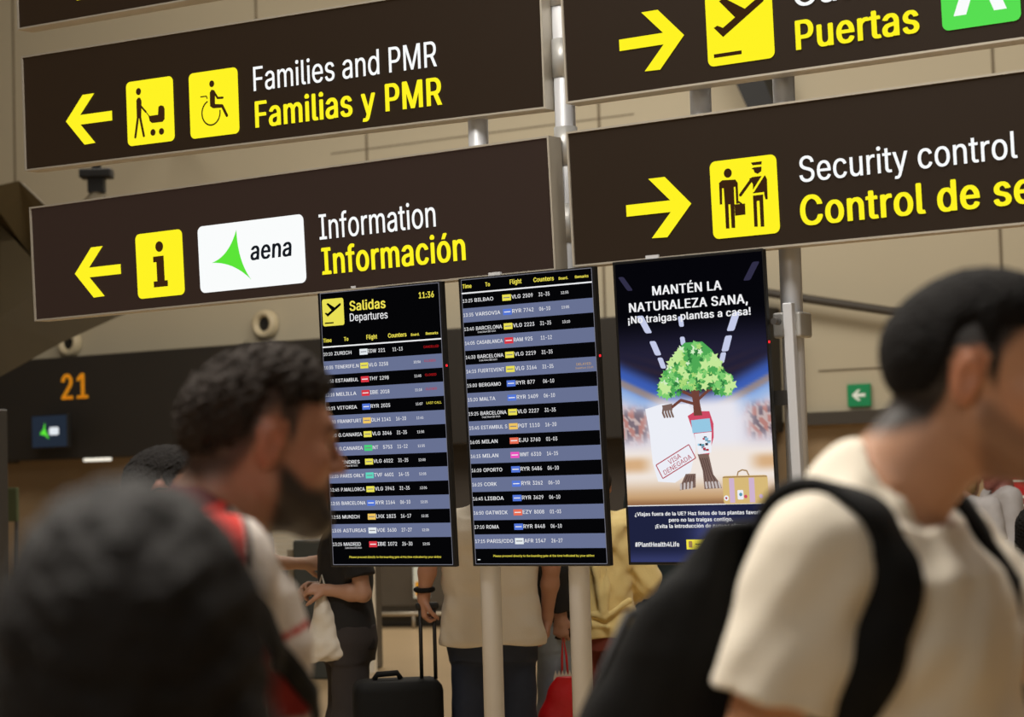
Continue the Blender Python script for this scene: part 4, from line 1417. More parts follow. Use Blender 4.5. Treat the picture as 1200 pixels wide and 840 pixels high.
def figure(label, loc, rotz, H=1.75, pose=None, tone=(0.42, 0.25, 0.17), hair_c=(0.02, 0.014, 0.010), head=(0, 0, 0), res=0.008, body_w=1.0, top=None, bottom=None, hair=None,
           beard=0.0, fade=0.02, hand_l=None, hand_r=None, shoes=None, stubble=1.0, hl_shift=0.0, group=None, legs=True):
    J = dict(POSE)
    J.update(pose or {})
    J = {k: np.array(v, float) for k, v in J.items()}
    s = H / 1.75
    t = thing('person', label, 'person', loc, rotz, group)
    fr = frame_of(J['head'], *head)
    R = fr[0]
    tor = [(z, cx, cy, rx * body_w - 0.012, ry * body_w - 0.012) for z, cx, cy, rx, ry in TORSO]
    P = [loft(tor, 0.03)]
    nk = J['head'] + R @ np.array([0, -0.03, -0.055])
    P.append(rcone(J['neck'] + np.array([0, 0, -0.03]), nk, 0.062, 0.055, 0.03))
    P.append(rcone(J['neck'] + np.array([0, -0.035, -0.02]), J['head'] + R @ np.array([0, -0.058, -0.035]), 0.052, 0.040, 0.04))
    P.append(rcone(J['neck'] + np.array([0.0, 0, -0.01]), J['shR'] + np.array([-0.03, 0, 0.0]), 0.05, 0.042, 0.04))
    P.append(rcone(J['neck'] + np.array([0.0, 0, -0.01]), J['shL'] + np.array([0.03, 0, 0.0]), 0.05, 0.042, 0.04))
    P += head_prims(fr)
    for S in 'RL':
        sh, el, wr = J['sh' + S], J['el' + S], J['wr' + S]
        P += [rcone(sh, el, 0.050, 0.038, 0.03), rcone(el, el + (wr - el) * 0.35, 0.039, 0.041, 0.02), rcone(el + (wr - el) * 0.35, wr, 0.041, 0.026, 0.02)]
        h = hand_r if S == 'R' else hand_l
        if h is None:
            d = (wr - el) / np.linalg.norm(wr - el)
            h = dict(d=d, n=(-1, -0.3, 0) if S == 'R' else (1, -0.3, 0), curl=0.45)
        dd, nn = np.array(h['d'], float), np.array(h['n'], float)
        P += hand_prims(wr, dd, nn, h.get('side', 1 if S == 'L' else -1), h.get('curl', 0.45))
        if legs:
            hp, kn, an = J['hip' + S], J['kn' + S], J['an' + S]
            P += [rcone(hp, kn, 0.080, 0.052, 0.03), rcone(kn, kn + (an - kn) * 0.35 + np.array([0, -0.012, 0]), 0.052, 0.053, 0.03), rcone(kn + (an - kn) * 0.35 + np.array([0, -0.012, 0]), an, 0.053, 0.036, 0.03),
                  rcone(an, an + np.array([0, 0.09, -0.05]), 0.034, 0.022, 0.03)]
    v, f = solid(P, res)
    c = skin_colors(v, fr, tone, hair_c, beard, fade, 1.0, hl_shift, stubble)
    mesh_obj('body', v * s, f, M['skin'], t, colors=c, smooth=True)
    if hair:
        hp = dict(hair)
        m = hp.pop('mat')
        extra = hp.pop('extra', None)
        r_ = hp.pop('res', res)
        Q = hair_prims(fr, **hp)
        if extra:
            ex = extra(fr)
            Q = Q[:2] + Q[2:3] + ex + Q[3:]
        v, f = solid(Q, r_)
        mesh_obj('hair', v * s, f, m, t, smooth=True)
    if top:
        g = dict(dict(ease=0.014, sleeve=0.55, sr=0.070, hem=0.80, wob=0.003, wf=26, neck_r=0.068, neck_dz=0.0, name='shirt', k=0.03, flare=0.0, res=res, cuff_r=None, seed=3), **top)
        e = g['ease']
        lo_z = g['hem']
        prof = [(z, cx, cy, rx * body_w + e + g['flare'] * max(0, (1.2 - z)), ry * body_w + e + g['flare'] * max(0, (1.2 - z))) for z, cx, cy, rx, ry in TORSO if z >= lo_z - 0.1 and z < 1.47]
        z_, cx_, cy_, rx_, ry_ = min(prof)
        prof.append((lo_z - 0.06, cx_, cy_, rx_, ry_))
        Q = [loft(prof, g['k'])]
        if not g.get('hood'):
            Q.append(rcone(J['neck'] + np.array([0, 0, -0.04]), J['neck'] + np.array([0, 0.0, 0.012]), 0.080, 0.070, 0.04))
        for S in 'RL':
            sh, el, wr = J['sh' + S], J['el' + S], J['wr' + S]
            Q.append(rcone(J['neck'] + np.array([0, 0, -0.015]), sh + np.array([-0.02 if S == 'R' else 0.02, 0, 0.0]), 0.058, 0.052 + e * 0.6, 0.05))
            if g['sleeve'] <= 1:
                b = sh + (el - sh) * g['sleeve'] * 1.0
                Q.append(rcone(sh, b, g['sr'] - 0.006, g['cuff_r'] or g['sr'], 0.035, cap=True))
            else:
                b = el + (wr - el) * (g['sleeve'] - 1)
                Q += [rcone(sh, el, g['sr'], g['sr'] * 0.86, 0.035), rcone(el, b, g['sr'] * 0.86, g['cuff_r'] or g['sr'] * 0.66, 0.03, cap=True)]
        Q += g.get('extra', lambda J: [])(J)
        Q.append(wobble(g['wob'], g['wf'], g['seed']))
        Q.append(wobble(g['wob'] * 0.5, g['wf'] * 2.4, g['seed'] + 9))
        hz = g.get('hem_tilt', 0.0)
        Q.append(dict(d=lambda x, y, z: lo_z + hz * y + 0.006 * np.sin(x * 21 + 1) - z + 0 * x, lo=None, hi=None, k=0.004, fr=None, op='i'))
        n0 = J['neck'] + np.array([0, 0.006, g['neck_dz'] + 0.0])
        nd = nk - J['neck']
        nd = nd / np.linalg.norm(nd)
        Q.append(rcone(n0 + nd * 0.012 + np.array([0, 0.012, 0]), n0 + nd * 0.14, g['neck_r'], g['neck_r'] + 0.012, 0.006, op='s'))
        v, f = solid(Q, g['res'])
        col = g.get('color')
        cc = None
        if callable(col):
            cc = col(v)
        mesh_obj(g['name'], v * s, f, g['mat'], t, colors=cc, smooth=True)
    if bottom:
        g = dict(dict(ease=0.012, waist=0.98, wob=0.004, wf=30, cut=0.075, name='trousers', flare=0.0), **bottom)
        e = g['ease']
        prof = [(z, cx, cy, rx * body_w + e, ry * body_w + e) for z, cx, cy, rx, ry in TORSO if 0.79 < z < 1.12]
        Q = [loft(prof, 0.04)]
        for S in 'RL':
            hp, kn, an = J['hip' + S], J['kn' + S], J['an' + S]
            Q += [rcone(hp, kn, 0.076 + e, 0.066 + e, 0.03), rcone(kn, an, 0.066 + e, 0.052 + e + g['flare'], 0.03)]
        Q.append(wobble(g['wob'], g['wf'], 11))
        w_, c_ = g['waist'], g['cut']
        Q.append(half((0, 0, 1), w_))
        Q.append(half((0, 0, -1), -c_))
        v, f = solid(Q, max(res, 0.008))
        mesh_obj(g['name'], v * s, f, g['mat'], t, smooth=True)
    if shoes and legs:
        for S in 'RL':
            an = J['an' + S]
            x0, y0 = an[0], an[1]
            zb = an[2] - 0.09
            Q = [rcone((x0, y0 - 0.045, zb + 0.045), (x0, y0 + 0.02, zb + 0.07), 0.045, 0.045, 0.02), rcone((x0, y0, zb + 0.045), (x0 * 1.08, y0 + 0.165, zb + 0.03), 0.046, 0.038, 0.03), rcone((x0, y0, zb + 0.05), (x0, y0, zb + 0.11), 0.048, 0.046, 0.02),
                 half((0, 0, -1), -zb, 0.004)]
            v, f = solid(Q, 0.010)
            mesh_obj('shoe', v * s, f, shoes, t, smooth=True)
    t['_'] = 0
    del t['_']
    return t, J, s, fr


def ribbon(name, path, width, thick, m, parent, target=None, off=0.004, n=60, center=None, label=None):
    """a flat strap laid along a path; with a target it hugs that surface"""
    pts = [Vector(p) for p in path]
    # smooth resampling
    dense = []
    for i in range(len(pts) - 1):
        p0, p1, p2, p3 = pts[max(0, i - 1)], pts[i], pts[i + 1], pts[min(len(pts) - 1, i + 2)]
        for k in range(12):
            u = k / 12
            dense.append(0.5 * ((2 * p1) + (p2 - p0) * u + (2 * p0 - 5 * p1 + 4 * p2 - p3) * u * u + (3 * p1 - p0 - 3 * p2 + p3) * u ** 3))
    dense.append(pts[-1])
    tree = None
    if target is not None:
        me = target.data
        tree = BVHTree.FromPolygons([v.co for v in me.vertices], [p.vertices for p in me.polygons])
    nor = []
    for i, p in enumerate(dense):
        if tree is not None:
            q, nn, _, dist = tree.find_nearest(p)
            if dist is not None and dist < 0.07:
                dense[i] = q + nn * off
                nor.append(nn)
                continue
        nor.append((p - Vector(center)).normalized() if center is not None else Vector((0, 0, 1)))
    for _ in range(4):
        nor = [(nor[max(0, i - 1)] + nor[i] * 2 + nor[min(len(nor) - 1, i + 1)]).normalized() for i in range(len(nor))]
        dense = [dense[0]] + [(dense[i - 1] + dense[i] * 2 + dense[i + 1]) / 4 for i in range(1, len(dense) - 1)] + [dense[-1]]
    vs, fs = [], []
    for i, p in enumerate(dense):
        tg = (dense[min(len(dense) - 1, i + 1)] - dense[max(0, i - 1)]).normalized()
        sd = tg.cross(nor[i]).normalized()
        nn = sd.cross(tg).normalized()
        w2 = width / 2
        for a, b in ((-w2, 0), (-w2 * 0.8, thick), (w2 * 0.8, thick), (w2, 0), (w2 * 0.8, -thick * 0.6), (-w2 * 0.8, -thick * 0.6)):
            vs.append(p + sd * a + nn * b)
    k = 6
    for i in range(len(dense) - 1):
        for q in range(k):
            fs.append((i * k + q, i * k + (q + 1) % k, (i + 1) * k + (q + 1) % k, (i + 1) * k + q))
    fs.append(tuple(range(k))[::-1])
    fs.append(tuple(range((len(dense) - 1) * k, len(dense) * k)))
    o = mesh_obj(name, vs, fs, m, parent, smooth=True, label=label)
    return o


def part_of(t, nm):
    for c in t.children:
        if c.name.split('.')[0] == nm:
            return c


M['hair_dark'] = mat('dark_hair', rgb(15, 11, 9), 0.85, spec=0.25, bump=0.6, bscale=260, var=0.35, vscale=90, stretch=(1, 1, 0.4))
M['hair_brown'] = mat('dark_brown_hair', rgb(38, 28, 20), 0.85, spec=0.3, bump=0.6, bscale=220, var=0.4, vscale=70)
M['hair_curly'] = mat('curly_dark_hair', rgb(18, 13, 10), 0.75, spec=0.3, bump=0.5, bscale=150, var=0.4, vscale=50)
M['hair_blond'] = mat('blond_brown_hair', rgb(128, 102, 62), 0.5, bump=0.5, bscale=200, var=0.35, vscale=60)
M['cream'] = mat('cream_cotton', rgb(226, 216, 198), 0.9, bump=0.12, bscale=160, sheen=0.15)
M['polo'] = mat('beige_polo', rgb(214, 204, 186), 0.9, bump=0.12, bscale=150)
M['yellowh'] = mat('yellow_hoodie', rgb(228, 204, 138), 0.95, bump=0.15, bscale=120, sheen=0.2)
M['blackc'] = mat('black_cotton', rgb(22, 20, 20), 0.9, bump=0.1, bscale=150)
M['charcoal'] = mat('charcoal_trousers', rgb(46, 40, 38), 0.9, bump=0.1, bscale=120)
M['denim'] = mat('dark_denim', rgb(36, 44, 62), 0.85, var=0.15, vscale=30, bump=0.1, bscale=300)
M['denim_l'] = mat('pale_denim', rgb(140, 150, 158), 0.85, var=0.12, vscale=30)
M['rust'] = mat('rust_trousers', rgb(116, 52, 36), 0.9)
M['teal'] = mat('dark_teal_jacket', rgb(22, 36, 40), 0.85)
M['silver'] = mat('pale_grey_jacket', rgb(176, 172, 172), 0.7, var=0.1, vscale=30)
M['nylon'] = mat('black_nylon', rgb(9, 9, 9), 0.8, spec=0.25, bump=0.15, bscale=220)
M['shoe'] = mat('dark_shoe', rgb(36, 33, 32), 0.6)
M['shoe_w'] = mat('white_shoe', rgb(200, 196, 190), 0.6)

# ---- the man with the backpack, on the right
mr, J, s_, fr = figure('dark haired man in a cream T-shirt with a black backpack, right foreground', (0.440, 2.40, 0), math.radians(-32 - 90), 1.77,
    pose=dict(head=(-0.050, 0.106, 1.622), neck=(-0.006, -0.022, 1.478), shR=(0.185, -0.015, 1.425), elR=(0.240, -0.085, 1.15), wrR=(0.235, 0.05, 0.92),
              shL=(-0.188, 0.0, 1.43), elL=(-0.235, 0.175, 1.22), wrL=(-0.165, 0.40, 1.16), knR=(0.098, -0.06, 0.50), anR=(0.10, -0.20, 0.12), knL=(-0.098, 0.10, 0.51), anL=(-0.10, 0.13, 0.09)),
    tone=(0.56, 0.29, 0.17), hair_c=(0.007, 0.005, 0.004), head=(14, -2, 0), res=0.0055, fade=0.024, hl_shift=-0.004, stubble=0.98, beard=0.42,
    hair=dict(mat=M['hair_dark'], lift=0.026, top=0.016, noise=0.0012, freq=620, thick=0.0055, res=0.003),
    top=dict(mat=M['cream'], ease=0.020, sleeve=0.56, sr=0.068, cuff_r=0.074, hem=0.78, wob=0.0050, wf=30, flare=0.03, neck_r=0.066, name='t_shirt', res=0.0055, neck_dz=-0.004),
    bottom=dict(mat=M['charcoal']), shoes=M['shoe_w'])
shirt = part_of(mr, 't_shirt')
pk = thing('backpack', 'black backpack worn by the man in the cream T-shirt', 'backpack', (0.440, 2.40, 0), math.radians(-122))
Q = [loft([(0.86, 0.02, -0.25, 0.15, 0.10), (0.95, 0.02, -0.275, 0.165, 0.135), (1.08, 0.02, -0.285, 0.168, 0.145), (1.22, 0.02, -0.250, 0.162, 0.118), (1.32, 0.02, -0.212, 0.155, 0.088), (1.40, 0.015, -0.178, 0.140, 0.060), (1.465, 0.01, -0.145, 0.115, 0.030)], 0.03, pw=3.0),
     rcone((-0.07, -0.385, 0.98), (0.11, -0.385, 0.98), 0.07, 0.07, 0.04), rcone((-0.07, -0.375, 1.10), (0.11, -0.375, 1.10), 0.05, 0.05, 0.04), wobble(0.006, 20, 8), wobble(0.003, 55, 2)]
v, f = solid(Q, 0.008)
mesh_obj('pack_body', v * s_, f, M['nylon'], pk, smooth=True)
for sg in (1, -1):
    xo = 0.150 if sg > 0 else 0.130
    P0 = [(sg * 0.11, -0.17, 1.42), (sg * (xo - 0.012), -0.11, 1.48), (sg * xo, -0.035, 1.50), (sg * xo, 0.03, 1.475), (sg * xo, 0.065, 1.42), (sg * (xo + 0.006), 0.062, 1.36), (sg * (xo + 0.012), 0.03, 1.30), (sg * (xo + 0.012), -0.03, 1.24), (sg * 0.150, -0.14, 1.16)]
    ribbon('shoulder_strap', [tuple(c * s_ for c in p) for p in P0], 0.064, 0.010, M['nylon'], pk, target=shirt, off=0.007, center=(0, 0, 1.3))
b = MB().tube([(-0.125, -0.36, 1.0), (-0.11, -0.345, 1.24), (-0.06, -0.30, 1.37), (0.02, -0.285, 1.40), (0.10, -0.30, 1.37), (0.15, -0.345, 1.24), (0.165, -0.36, 1.0)], 0.006, 8)
b.build('zip', M['shoe'], pk, smooth=True)

# ---- the bearded man in the white and red shirt, on the left
WHT, RED_, MAR, BLK = np.array(rgb(216, 206, 198)[:3]), np.array(rgb(206, 44, 34)[:3]), np.array(rgb(96, 22, 26)[:3]), np.array(rgb(24, 20, 20)[:3])


def jersey(v):
    x, y, z = v[:, 0], v[:, 1], v[:, 2]
    c = np.tile(WHT, (len(v), 1))

    def put(col, w):
        w = np.clip(w, 0, 1)[:, None]
        np.copyto(c, c * (1 - w) + col * w)
    dn = np.sqrt(x ** 2 + (y + 0.022) ** 2)
    put(RED_, sm(x, 0.066, 0.070) * sm(y, -0.024, -0.021) * (1 - sm(y, 0.013, 0.016)) * (z > 1.36))
    put(BLK, sm(y, 0.016, 0.018) * (1 - sm(y, 0.022, 0.024)) * sm(x, 0.066, 0.07) * (z > 1.44))
    put(RED_, sm(-np.abs(dn - 0.083), -0.004, -0.003) * (z > 1.47) * (y < 0.06))
    put(MAR, sm(0.079 - dn, -0.001, 0.001) * (z > 1.46))
    low = sm(1.292 + 0.55 * (x - 0.145) - z, 0.0, 0.004) * (x > 0.03)
    put(RED_ * 0.45, low * sm(z, 1.235, 1.24))
    put(WHT, low * (np.sin(x * 95 + y * 40) > 0.45) * (np.abs(z - 1.268) < 0.022))
    put(RED_ * 0.8, sm(-np.abs(z - 1.352 - 0.3 * (y - 0.1)), -0.005, -0.004) * (y > 0.06) * (x > 0.02))
    return c


ml, J, s_, fr = figure('bearded man with short faded hair in a white and red sports shirt, left foreground', (-0.425, 2.72, 0), math.radians(18 - 90), 1.755,
    pose=dict(head=(0.0, 0.080, 1.588), neck=(0, 0.0, 1.478), elR=(0.238, -0.05, 1.14), wrR=(0.23, 0.10, 0.91), knR=(0.098, 0.10, 0.51), anR=(0.10, 0.12, 0.09), knL=(-0.098, -0.05, 0.50), anL=(-0.10, -0.18, 0.11)),
    tone=(0.38, 0.17, 0.10), hair_c=(0.016, 0.011, 0.008), head=(3, -3, 0), res=0.0055, fade=0.036, beard=0.97, stubble=0.9,
    hair=dict(mat=M['hair_brown'], lift=0.046, top=0.024, noise=0.0030, freq=480, thick=0.009, curly=True, res=0.003),
    top=dict(mat=M['cloth_col'], ease=0.016, sleeve=0.60, sr=0.072, cuff_r=0.080, hem=0.80, wob=0.004, wf=26, flare=0.03, neck_r=0.068, name='sports_shirt', color=jersey, res=0.005),
    bottom=dict(mat=M['charcoal']), shoes=M['shoe'])
shirt = part_of(ml, 'sports_shirt')
P0 = [(0.225, -0.06, 1.43), (0.235, 0.0, 1.39), (0.228, 0.041, 1.35), (0.19, 0.078, 1.315), (0.145, 0.10, 1.282), (0.09, 0.12, 1.24), (0.0, 0.13, 1.18)]
ribbon('bag_strap', [tuple(c * s_ for c in p) for p in P0], 0.034, 0.006, M['nylon'], ml, target=shirt, off=0.006, center=(0, 0, 1.3), label='black diagonal bag strap')

# ---- the curly head right in front of the camera
fg, J, s_, fr = figure('person with curly dark hair seen from behind, very close and blurred at the lower left', (-0.235, 1.20, 0), 0.06, 1.532,
    tone=(0.30, 0.18, 0.12), res=0.008, head=(6, -4, 0), stubble=0.95, fade=0.02,
    hair=dict(mat=M['hair_curly'], lift=0.02, top=0.020, noise=0.0026, freq=230, thick=0.020, curly=True, res=0.004,
              extra=lambda fr: [dict(ell((0, -0.055, -0.045), (0.098, 0.070, 0.075), 0.04), fr=fr)]),
    top=dict(mat=M['blackc'], ease=0.016, sleeve=0.6, sr=0.07, hem=0.8, name='t_shirt'), bottom=dict(mat=M['charcoal']), shoes=M['shoe'])

# ---- the man with glasses
gm, J, s_, fr = figure('man with dark hair and black glasses standing behind the blurred curly head', (-0.935, 5.21, 0), math.radians(-90 - 6), 1.635,
    tone=(0.36, 0.17, 0.11), head=(6, -3, 0), res=0.007, fade=0.03,
    hair=dict(mat=M['hair_dark'], lift=0.008, top=0.014, noise=0.002, freq=400, thick=0.010, res=0.004),
    top=dict(mat=M['silver'], ease=0.014, sleeve=0.6, name='shirt'), bottom=dict(mat=M['denim']), shoes=M['shoe'])
gl = thing('glasses', 'black framed glasses worn by the man behind the blurred curly head', 'glasses')
gl.matrix_world = Matrix.Translation((-0.935, 5.21, 0)) @ Matrix.Rotation(math.radians(-96), 4, 'Z') @ (Matrix.Translation(Vector(fr[1]) * s_) @ Matrix([list(r) + [0] for r in fr[0]] + [[0, 0, 0, 1]]))
b = MB()
for sg in (-1, 1):
    b.tube([(sg * 0.034 + 0.024 * math.cos(a), 0.106, 0.006 + 0.019 * math.sin(a)) for a in [k * PI / 9 for k in range(19)]], 0.0028, 8)
b.tube([(-0.011, 0.107, 0.012), (0.011, 0.107, 0.012)], 0.0025, 8)
b.build('rims', M['black'], gl)
for sg in (-1, 1):
    MB().tube([(sg * 0.058, 0.105, 0.012), (sg * 0.080, 0.07, 0.014), (sg * 0.082, -0.005, 0.018), (sg * 0.080, -0.028, 0.002)], 0.0027, 8).build('temple', M['black'], gl)

# ---- the woman with the white carrier bag
wm, J, s_, fr = figure('person in a black T-shirt holding a white carrier bag, below the left screen', (-0.775, 9.05, 0), math.radians(90 + 12), 1.60,
    pose=dict(head=(0, 0.115, 1.575), neck=(0, 0.02, 1.455), elR=(0.215, -0.05, 1.14), wrR=(0.12, 0.125, 1.155), elL=(-0.225, -0.05, 1.135), wrL=(-0.14, 0.11, 1.155)),
    tone=(0.42, 0.23, 0.15), head=(0, -30, 0), res=0.008,
    hand_r=dict(d=(-0.35, 0.9, 0.1), n=(-0.6, -0.1, -0.75), curl=0.85), hand_l=dict(d=(0.35, 0.9, 0.1), n=(0.6, -0.1, -0.75), curl=0.85),
    hair=dict(mat=M['hair_dark'], lift=0.0, top=0.012, noise=0.002, freq=300, thick=0.014, res=0.006),
    top=dict(mat=M['blackc'], ease=0.022, sleeve=0.72, sr=0.074, hem=0.86, name='t_shirt'), bottom=dict(mat=M['charcoal'], ease=0.022), shoes=M['shoe'])

# ---- the other person reaching across, mostly hidden behind the man in the sports shirt
ot, J, s_, fr = figure('person mostly hidden behind the bearded man, one bare forearm reaching out', (-1.29, 9.55, 0), math.radians(-90), 1.66,
    pose=dict(elR=(0.22, 0.07, 1.23), wrR=(0.19, 0.30, 1.22), elL=(-0.22, -0.02, 1.12), wrL=(-0.2, 0.1, 0.9)), tone=(0.42, 0.24, 0.15), res=0.009,
    hair=dict(mat=M['hair_brown'], lift=0.0, top=0.012, thick=0.012, res=0.007), hand_r=dict(d=(0, 1, 0), n=(-1, 0, -0.2), curl=0.3),
    top=dict(mat=M['silver'], sleeve=0.6, name='shirt'), bottom=dict(mat=M['charcoal']), shoes=M['shoe'])

# ---- the man in the beige polo with the suitcase
po, J, s_, fr = figure('broad man in a beige polo shirt and dark jeans seen from behind', (-0.118, 8.66, 0), 0.0, 1.64,
    pose=dict(hipR=(0.105, 0, 0.92), hipL=(-0.105, 0, 0.92), knR=(0.112, 0.012, 0.50), knL=(-0.112, 0.012, 0.50), elL=(-0.280, -0.066, 1.275), wrL=(-0.310, -0.050, 1.103), elR=(0.280, -0.033, 1.22), wrR=(0.255, 0.055, 0.99), shL=(-0.200, -0.01, 1.42), shR=(0.200, -0.01, 1.42)),
    tone=(0.40, 0.20, 0.125), res=0.008, body_w=1.14,
    hand_l=dict(d=(-0.05, 0.1, -1), n=(1, 0.3, 0), curl=0.95),
    hair=dict(mat=M['hair_dark'], lift=0.01, top=0.012, thick=0.009, res=0.006),
    top=dict(mat=M['polo'], ease=0.040, sleeve=0.66, sr=0.080, hem=0.868, wob=0.004, flare=0.03, name='polo_shirt', hem_tilt=-0.05), bottom=dict(mat=M['denim'], ease=0.016, waist=0.93), shoes=M['shoe'])
MB().tube([tuple(np.array((-0.306, -0.052, 1.135)) * s_ + np.array([0.036 * math.cos(a), 0.032 * math.sin(a), 0.004 * math.sin(a)])) for a in [k * PI / 10 for k in range(21)]], 0.011, 10).build('watch', M['nylon'], po, label='black wrist strap')

cs = thing('suitcase', 'black wheeled suitcase with raised handle beside the man in the beige polo', 'suitcase', (-0.530, 8.60, 0), 0.12)
MB().box((0, 0, 0.375), (0.38, 0.25, 0.62), bevel=0.045).build('shell', M['nylon'], cs, smooth=True)
MB().box((-0.02, -0.13, 0.30), (0.30, 0.03, 0.36), bevel=0.012).build('front_pocket', M['nylon'], cs)
for x_ in (0.105, 0.165):
    MB().tube([(x_, 0.0, 0.68), (x_, 0.0, 0.985)], 0.0085, 10).build('handle_rod', M['black'], cs)
MB().box((0.135, 0, 0.992), (0.10, 0.030, 0.030), bevel=0.010).build('handle_grip', M['black'], cs)
MB().tube([(-0.10, 0, 0.685), (-0.085, 0, 0.708), (0.0, 0, 0.712), (0.015, 0, 0.685)], 0.013, 10).build('carry_handle', M['nylon'], cs, smooth=True)
for x_ in (-0.16, 0.16):
    for y_ in (-0.08, 0.08):
        MB().tube([(x_ - 0.012, y_, 0.032), (x_ + 0.012, y_, 0.032)], 0.032, 16).box((x_, y_, 0.055), (0.03, 0.03, 0.04)).build('wheel', M['black'], cs)

# ---- people behind the right-hand poles
bk_, J, s_, fr = figure('person in a black top and pale jeans between the two middle poles', (0.185, 9.05, 0), 1.25, 1.66, tone=(0.38, 0.2, 0.13), res=0.009,
    pose=dict(elR=(0.22, -0.01, 1.13), wrR=(0.20, 0.06, 0.90), elL=(-0.215, -0.05, 1.17), wrL=(-0.188, -0.06, 0.965)), hand_l=dict(d=(0, 0, -1), n=(1, 0, 0), curl=0.95),
    hair=dict(mat=M['hair_dark'], lift=0.0, top=0.012, thick=0.010, res=0.007),
    top=dict(mat=M['blackc'], ease=0.020, sleeve=1.9, sr=0.070, hem=0.855, name='top'), bottom=dict(mat=M['denim_l'], ease=0.014), shoes=M['shoe_w'])
M['redbag'] = mat('red_plastic', rgb(196, 18, 22), 0.4, bump=0.2, bscale=30)
M['whitebag'] = mat('white_plastic', rgb(206, 198, 184), 0.45, bump=0.25, bscale=26, var=0.06, vscale=14)


def bag(name, label, loc, prof, m, rz=0.0, grip=0.12, wob=0.012):
    t = thing(name, label, 'bag', loc, rz)
    Q = [loft(prof, 0.02, pw=2.2), wobble(wob, 34, 5), wobble(wob * 0.5, 80, 6)]
    v, f = solid(Q, 0.006)
    mesh_obj('bag_body', v, f, m, t, smooth=True)
    return t


WB = (-0.875, 8.93, 0.745)
t = bag('carrier_bag', 'white plastic carrier bag hanging from the hand of the person in black', WB, [(0.0, 0.01, 0, 0.095, 0.045), (0.02, 0.01, 0, 0.105, 0.060), (0.08, 0.008, 0, 0.094, 0.062), (0.16, 0.004, 0, 0.066, 0.048), (0.23, 0, 0, 0.036, 0.030), (0.285, 0, 0, 0.016, 0.016), (0.30, 0, 0, 0.014, 0.014)], M['whitebag'], -0.2, wob=0.008)
MB().tube([(0, 0, 0.285), (-0.014, 0.004, 0.33), (0.0, 0.0, 0.375), (0.014, -0.004, 0.33), (0, 0, 0.287)], 0.006, 8).build('handle_loop', M['whitebag'], t, smooth=True)
t = bag('shopping_bag', 'red plastic shopping bag with a white zigzag edge beside the right pole', (0.140, 8.80, 0.26), [(0.0, 0, 0, 0.150, 0.05), (0.02, 0, 0, 0.155, 0.06), (0.40, 0.055, 0, 0.052, 0.016)], M['redbag'], 0.0, wob=0.003)
fz = []
for k in range(7):
    x_ = 0.004 + k * 0.0155
    fz += [(x_, -0.004, 0.40), (x_ + 0.0078, -0.004, 0.424)]
fz += [(0.112, -0.004, 0.40), (0.10, -0.004, 0.372), (0.0, -0.004, 0.372)]
MB().prism(fz, (0, 0.008, 0)).build('zigzag_edge', M['whitebag'], t)
MB().tube([(0.040, 0.01, 0.385), (0.043, 0.04, 0.48), (0.050, 0.06, 0.585), (0.062, 0.04, 0.48), (0.066, 0.01, 0.385)], 0.005, 8).build('handle_loop', M['redbag'], t, smooth=True)

ye, J, s_, fr = figure('person in a yellow hoodie and rust trousers seen from behind, right of the middle pole', (0.372, 9.36, 0), 0.0, 1.58, tone=(0.4, 0.22, 0.14), res=0.008,
    pose=dict(elR=(0.255, 0.02, 1.13), wrR=(0.16, 0.20, 1.05), elL=(-0.255, 0.02, 1.13), wrL=(-0.16, 0.20, 1.05)),
    hair=dict(mat=M['hair_brown'], lift=0.0, top=0.012, thick=0.012, res=0.007),
    top=dict(mat=M['yellowh'], ease=0.030, sleeve=1.92, sr=0.082, hem=0.86, wob=0.008, wf=30, name='hoodie', seed=21,
             extra=lambda J: [rcone((-0.09, -0.10, 1.42), (0.09, -0.10, 1.42), 0.05, 0.05, 0.04), rcone((-0.05, -0.12, 1.35), (0.05, -0.12, 1.35), 0.045, 0.045, 0.04),
                              rcone((-0.16, -0.135, 1.03), (0.02, -0.160, 0.97), 0.020, 0.018, 0.012), rcone((0.02, -0.160, 0.97), (0.15, -0.135, 1.05), 0.018, 0.020, 0.012), rcone((-0.02, -0.150, 1.24), (0.015, -0.160, 1.00), 0.014, 0.020, 0.012), rcone((0.04, -0.155, 1.22), (0.025, -0.160, 1.0), 0.014, 0.018, 0.012),
                              rcone((-0.15, -0.135, 0.965), (0.03, -0.160, 0.925), 0.018, 0.016, 0.012)]),
    bottom=dict(mat=M['rust'], ease=0.014), shoes=M['shoe'])
te, J, s_, fr = figure('person in a dark teal jacket behind the lower edge of the tree screen', (0.765, 9.6, 0), 0.2, 1.72, tone=(0.4, 0.22, 0.14), res=0.010,
    hair=dict(mat=M['hair_dark'], lift=0.0, top=0.012, thick=0.012, res=0.008), top=dict(mat=M['teal'], ease=0.026, sleeve=1.95, sr=0.076, hem=0.80, name='jacket'), bottom=dict(mat=M['denim']), shoes=M['shoe'])
bl, J, s_, fr = figure('fair haired person glimpsed past the shoulder of the man with the backpack', (2.60, 11.55, 0), math.radians(-40), 1.56, tone=(0.45, 0.26, 0.18), hair_c=(0.16, 0.10, 0.05), res=0.009,
    hair=dict(mat=M['hair_blond'], lift=-0.012, top=0.014, thick=0.016, noise=0.005, res=0.007, extra=lambda fr: [dict(ell((0, -0.05, -0.05), (0.09, 0.06, 0.08), 0.04), fr=fr)]),
    top=dict(mat=M['silver'], sleeve=0.7, name='shirt'), bottom=dict(mat=M['denim']), shoes=M['shoe'])
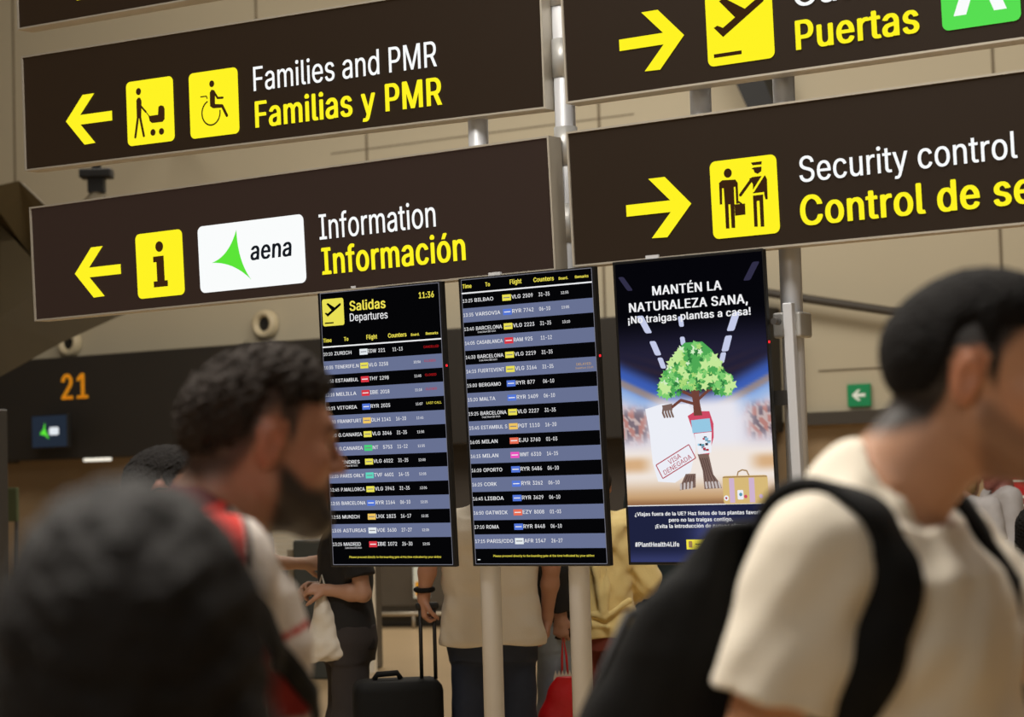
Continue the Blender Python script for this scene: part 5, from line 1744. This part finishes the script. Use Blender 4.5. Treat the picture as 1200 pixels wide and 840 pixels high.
se, J, s_, fr = figure('person in a pale grey jacket standing before the red and white poster', (2.95, 12.2, 0), math.radians(95), 1.60, tone=(0.26, 0.09, 0.07), hair_c=(0.05, 0.02, 0.015), res=0.009, head=(0, -12, 0),
    pose=dict(elR=(0.24, 0.0, 1.14), wrR=(0.16, 0.20, 1.08), elL=(-0.24, 0.0, 1.14), wrL=(-0.16, 0.20, 1.08)), stubble=0.5,
    hair=dict(mat=M['hair_brown'], lift=0.02, top=0.006, thick=0.006, res=0.007), top=dict(mat=M['silver'], ease=0.03, sleeve=1.9, sr=0.08, name='jacket'), bottom=dict(mat=M['denim']), shoes=M['shoe'])
dk, J, s_, fr = figure('dark haired person in black at the right edge, lower than the red poster', (2.075, 8.05, 0), math.radians(-25), 1.34, tone=(0.3, 0.15, 0.1), res=0.008,
    hair=dict(mat=M['hair_dark'], lift=-0.012, top=0.014, thick=0.016, noise=0.005, res=0.006, extra=lambda fr: [dict(ell((0, -0.05, -0.06), (0.092, 0.066, 0.10), 0.04), fr=fr)]),
    top=dict(mat=M['blackc'], sleeve=1.9, name='jacket'), bottom=dict(mat=M['charcoal']), shoes=M['shoe'])

# red and white poster board behind them
t = thing('poster_board', 'red and white poster board standing at the right edge behind the person in grey', 'poster board', (3.27, 13.1, 0), -0.12)
MB().box((0, 0, 1.25), (0.30, 0.03, 0.86), bevel=0.004).build('panel', M['red'], t)
MB().box((0, -0.003, 1.60), (0.30, 0.03, 0.19), bevel=0.004).build('white_header', M['pale'], t)
f = Flat()
for k, (w_, x0) in enumerate(((0.16, -0.02), (0.05, -0.03), (0.13, -0.03), (0.11, -0.03), (0.14, -0.03))):
    f.rect(x0 - 0.02, -1.42 + k * 0.055, x0 - 0.02 + w_, -1.42 + k * 0.055 + 0.016, M['pale'], 0)
f.build('printed_lines', t).matrix_local = Matrix.Translation((0, -0.0165, 0)) @ Matrix.Rotation(PI / 2, 4, 'X')
MB().box((0, 0.02, 0.42), (0.04, 0.03, 0.84)).build('post', M['steel_dark'], t)
MB().box((0, 0.0, 0.012), (0.34, 0.26, 0.024), bevel=0.005).build('foot', M['steel_dark'], t)
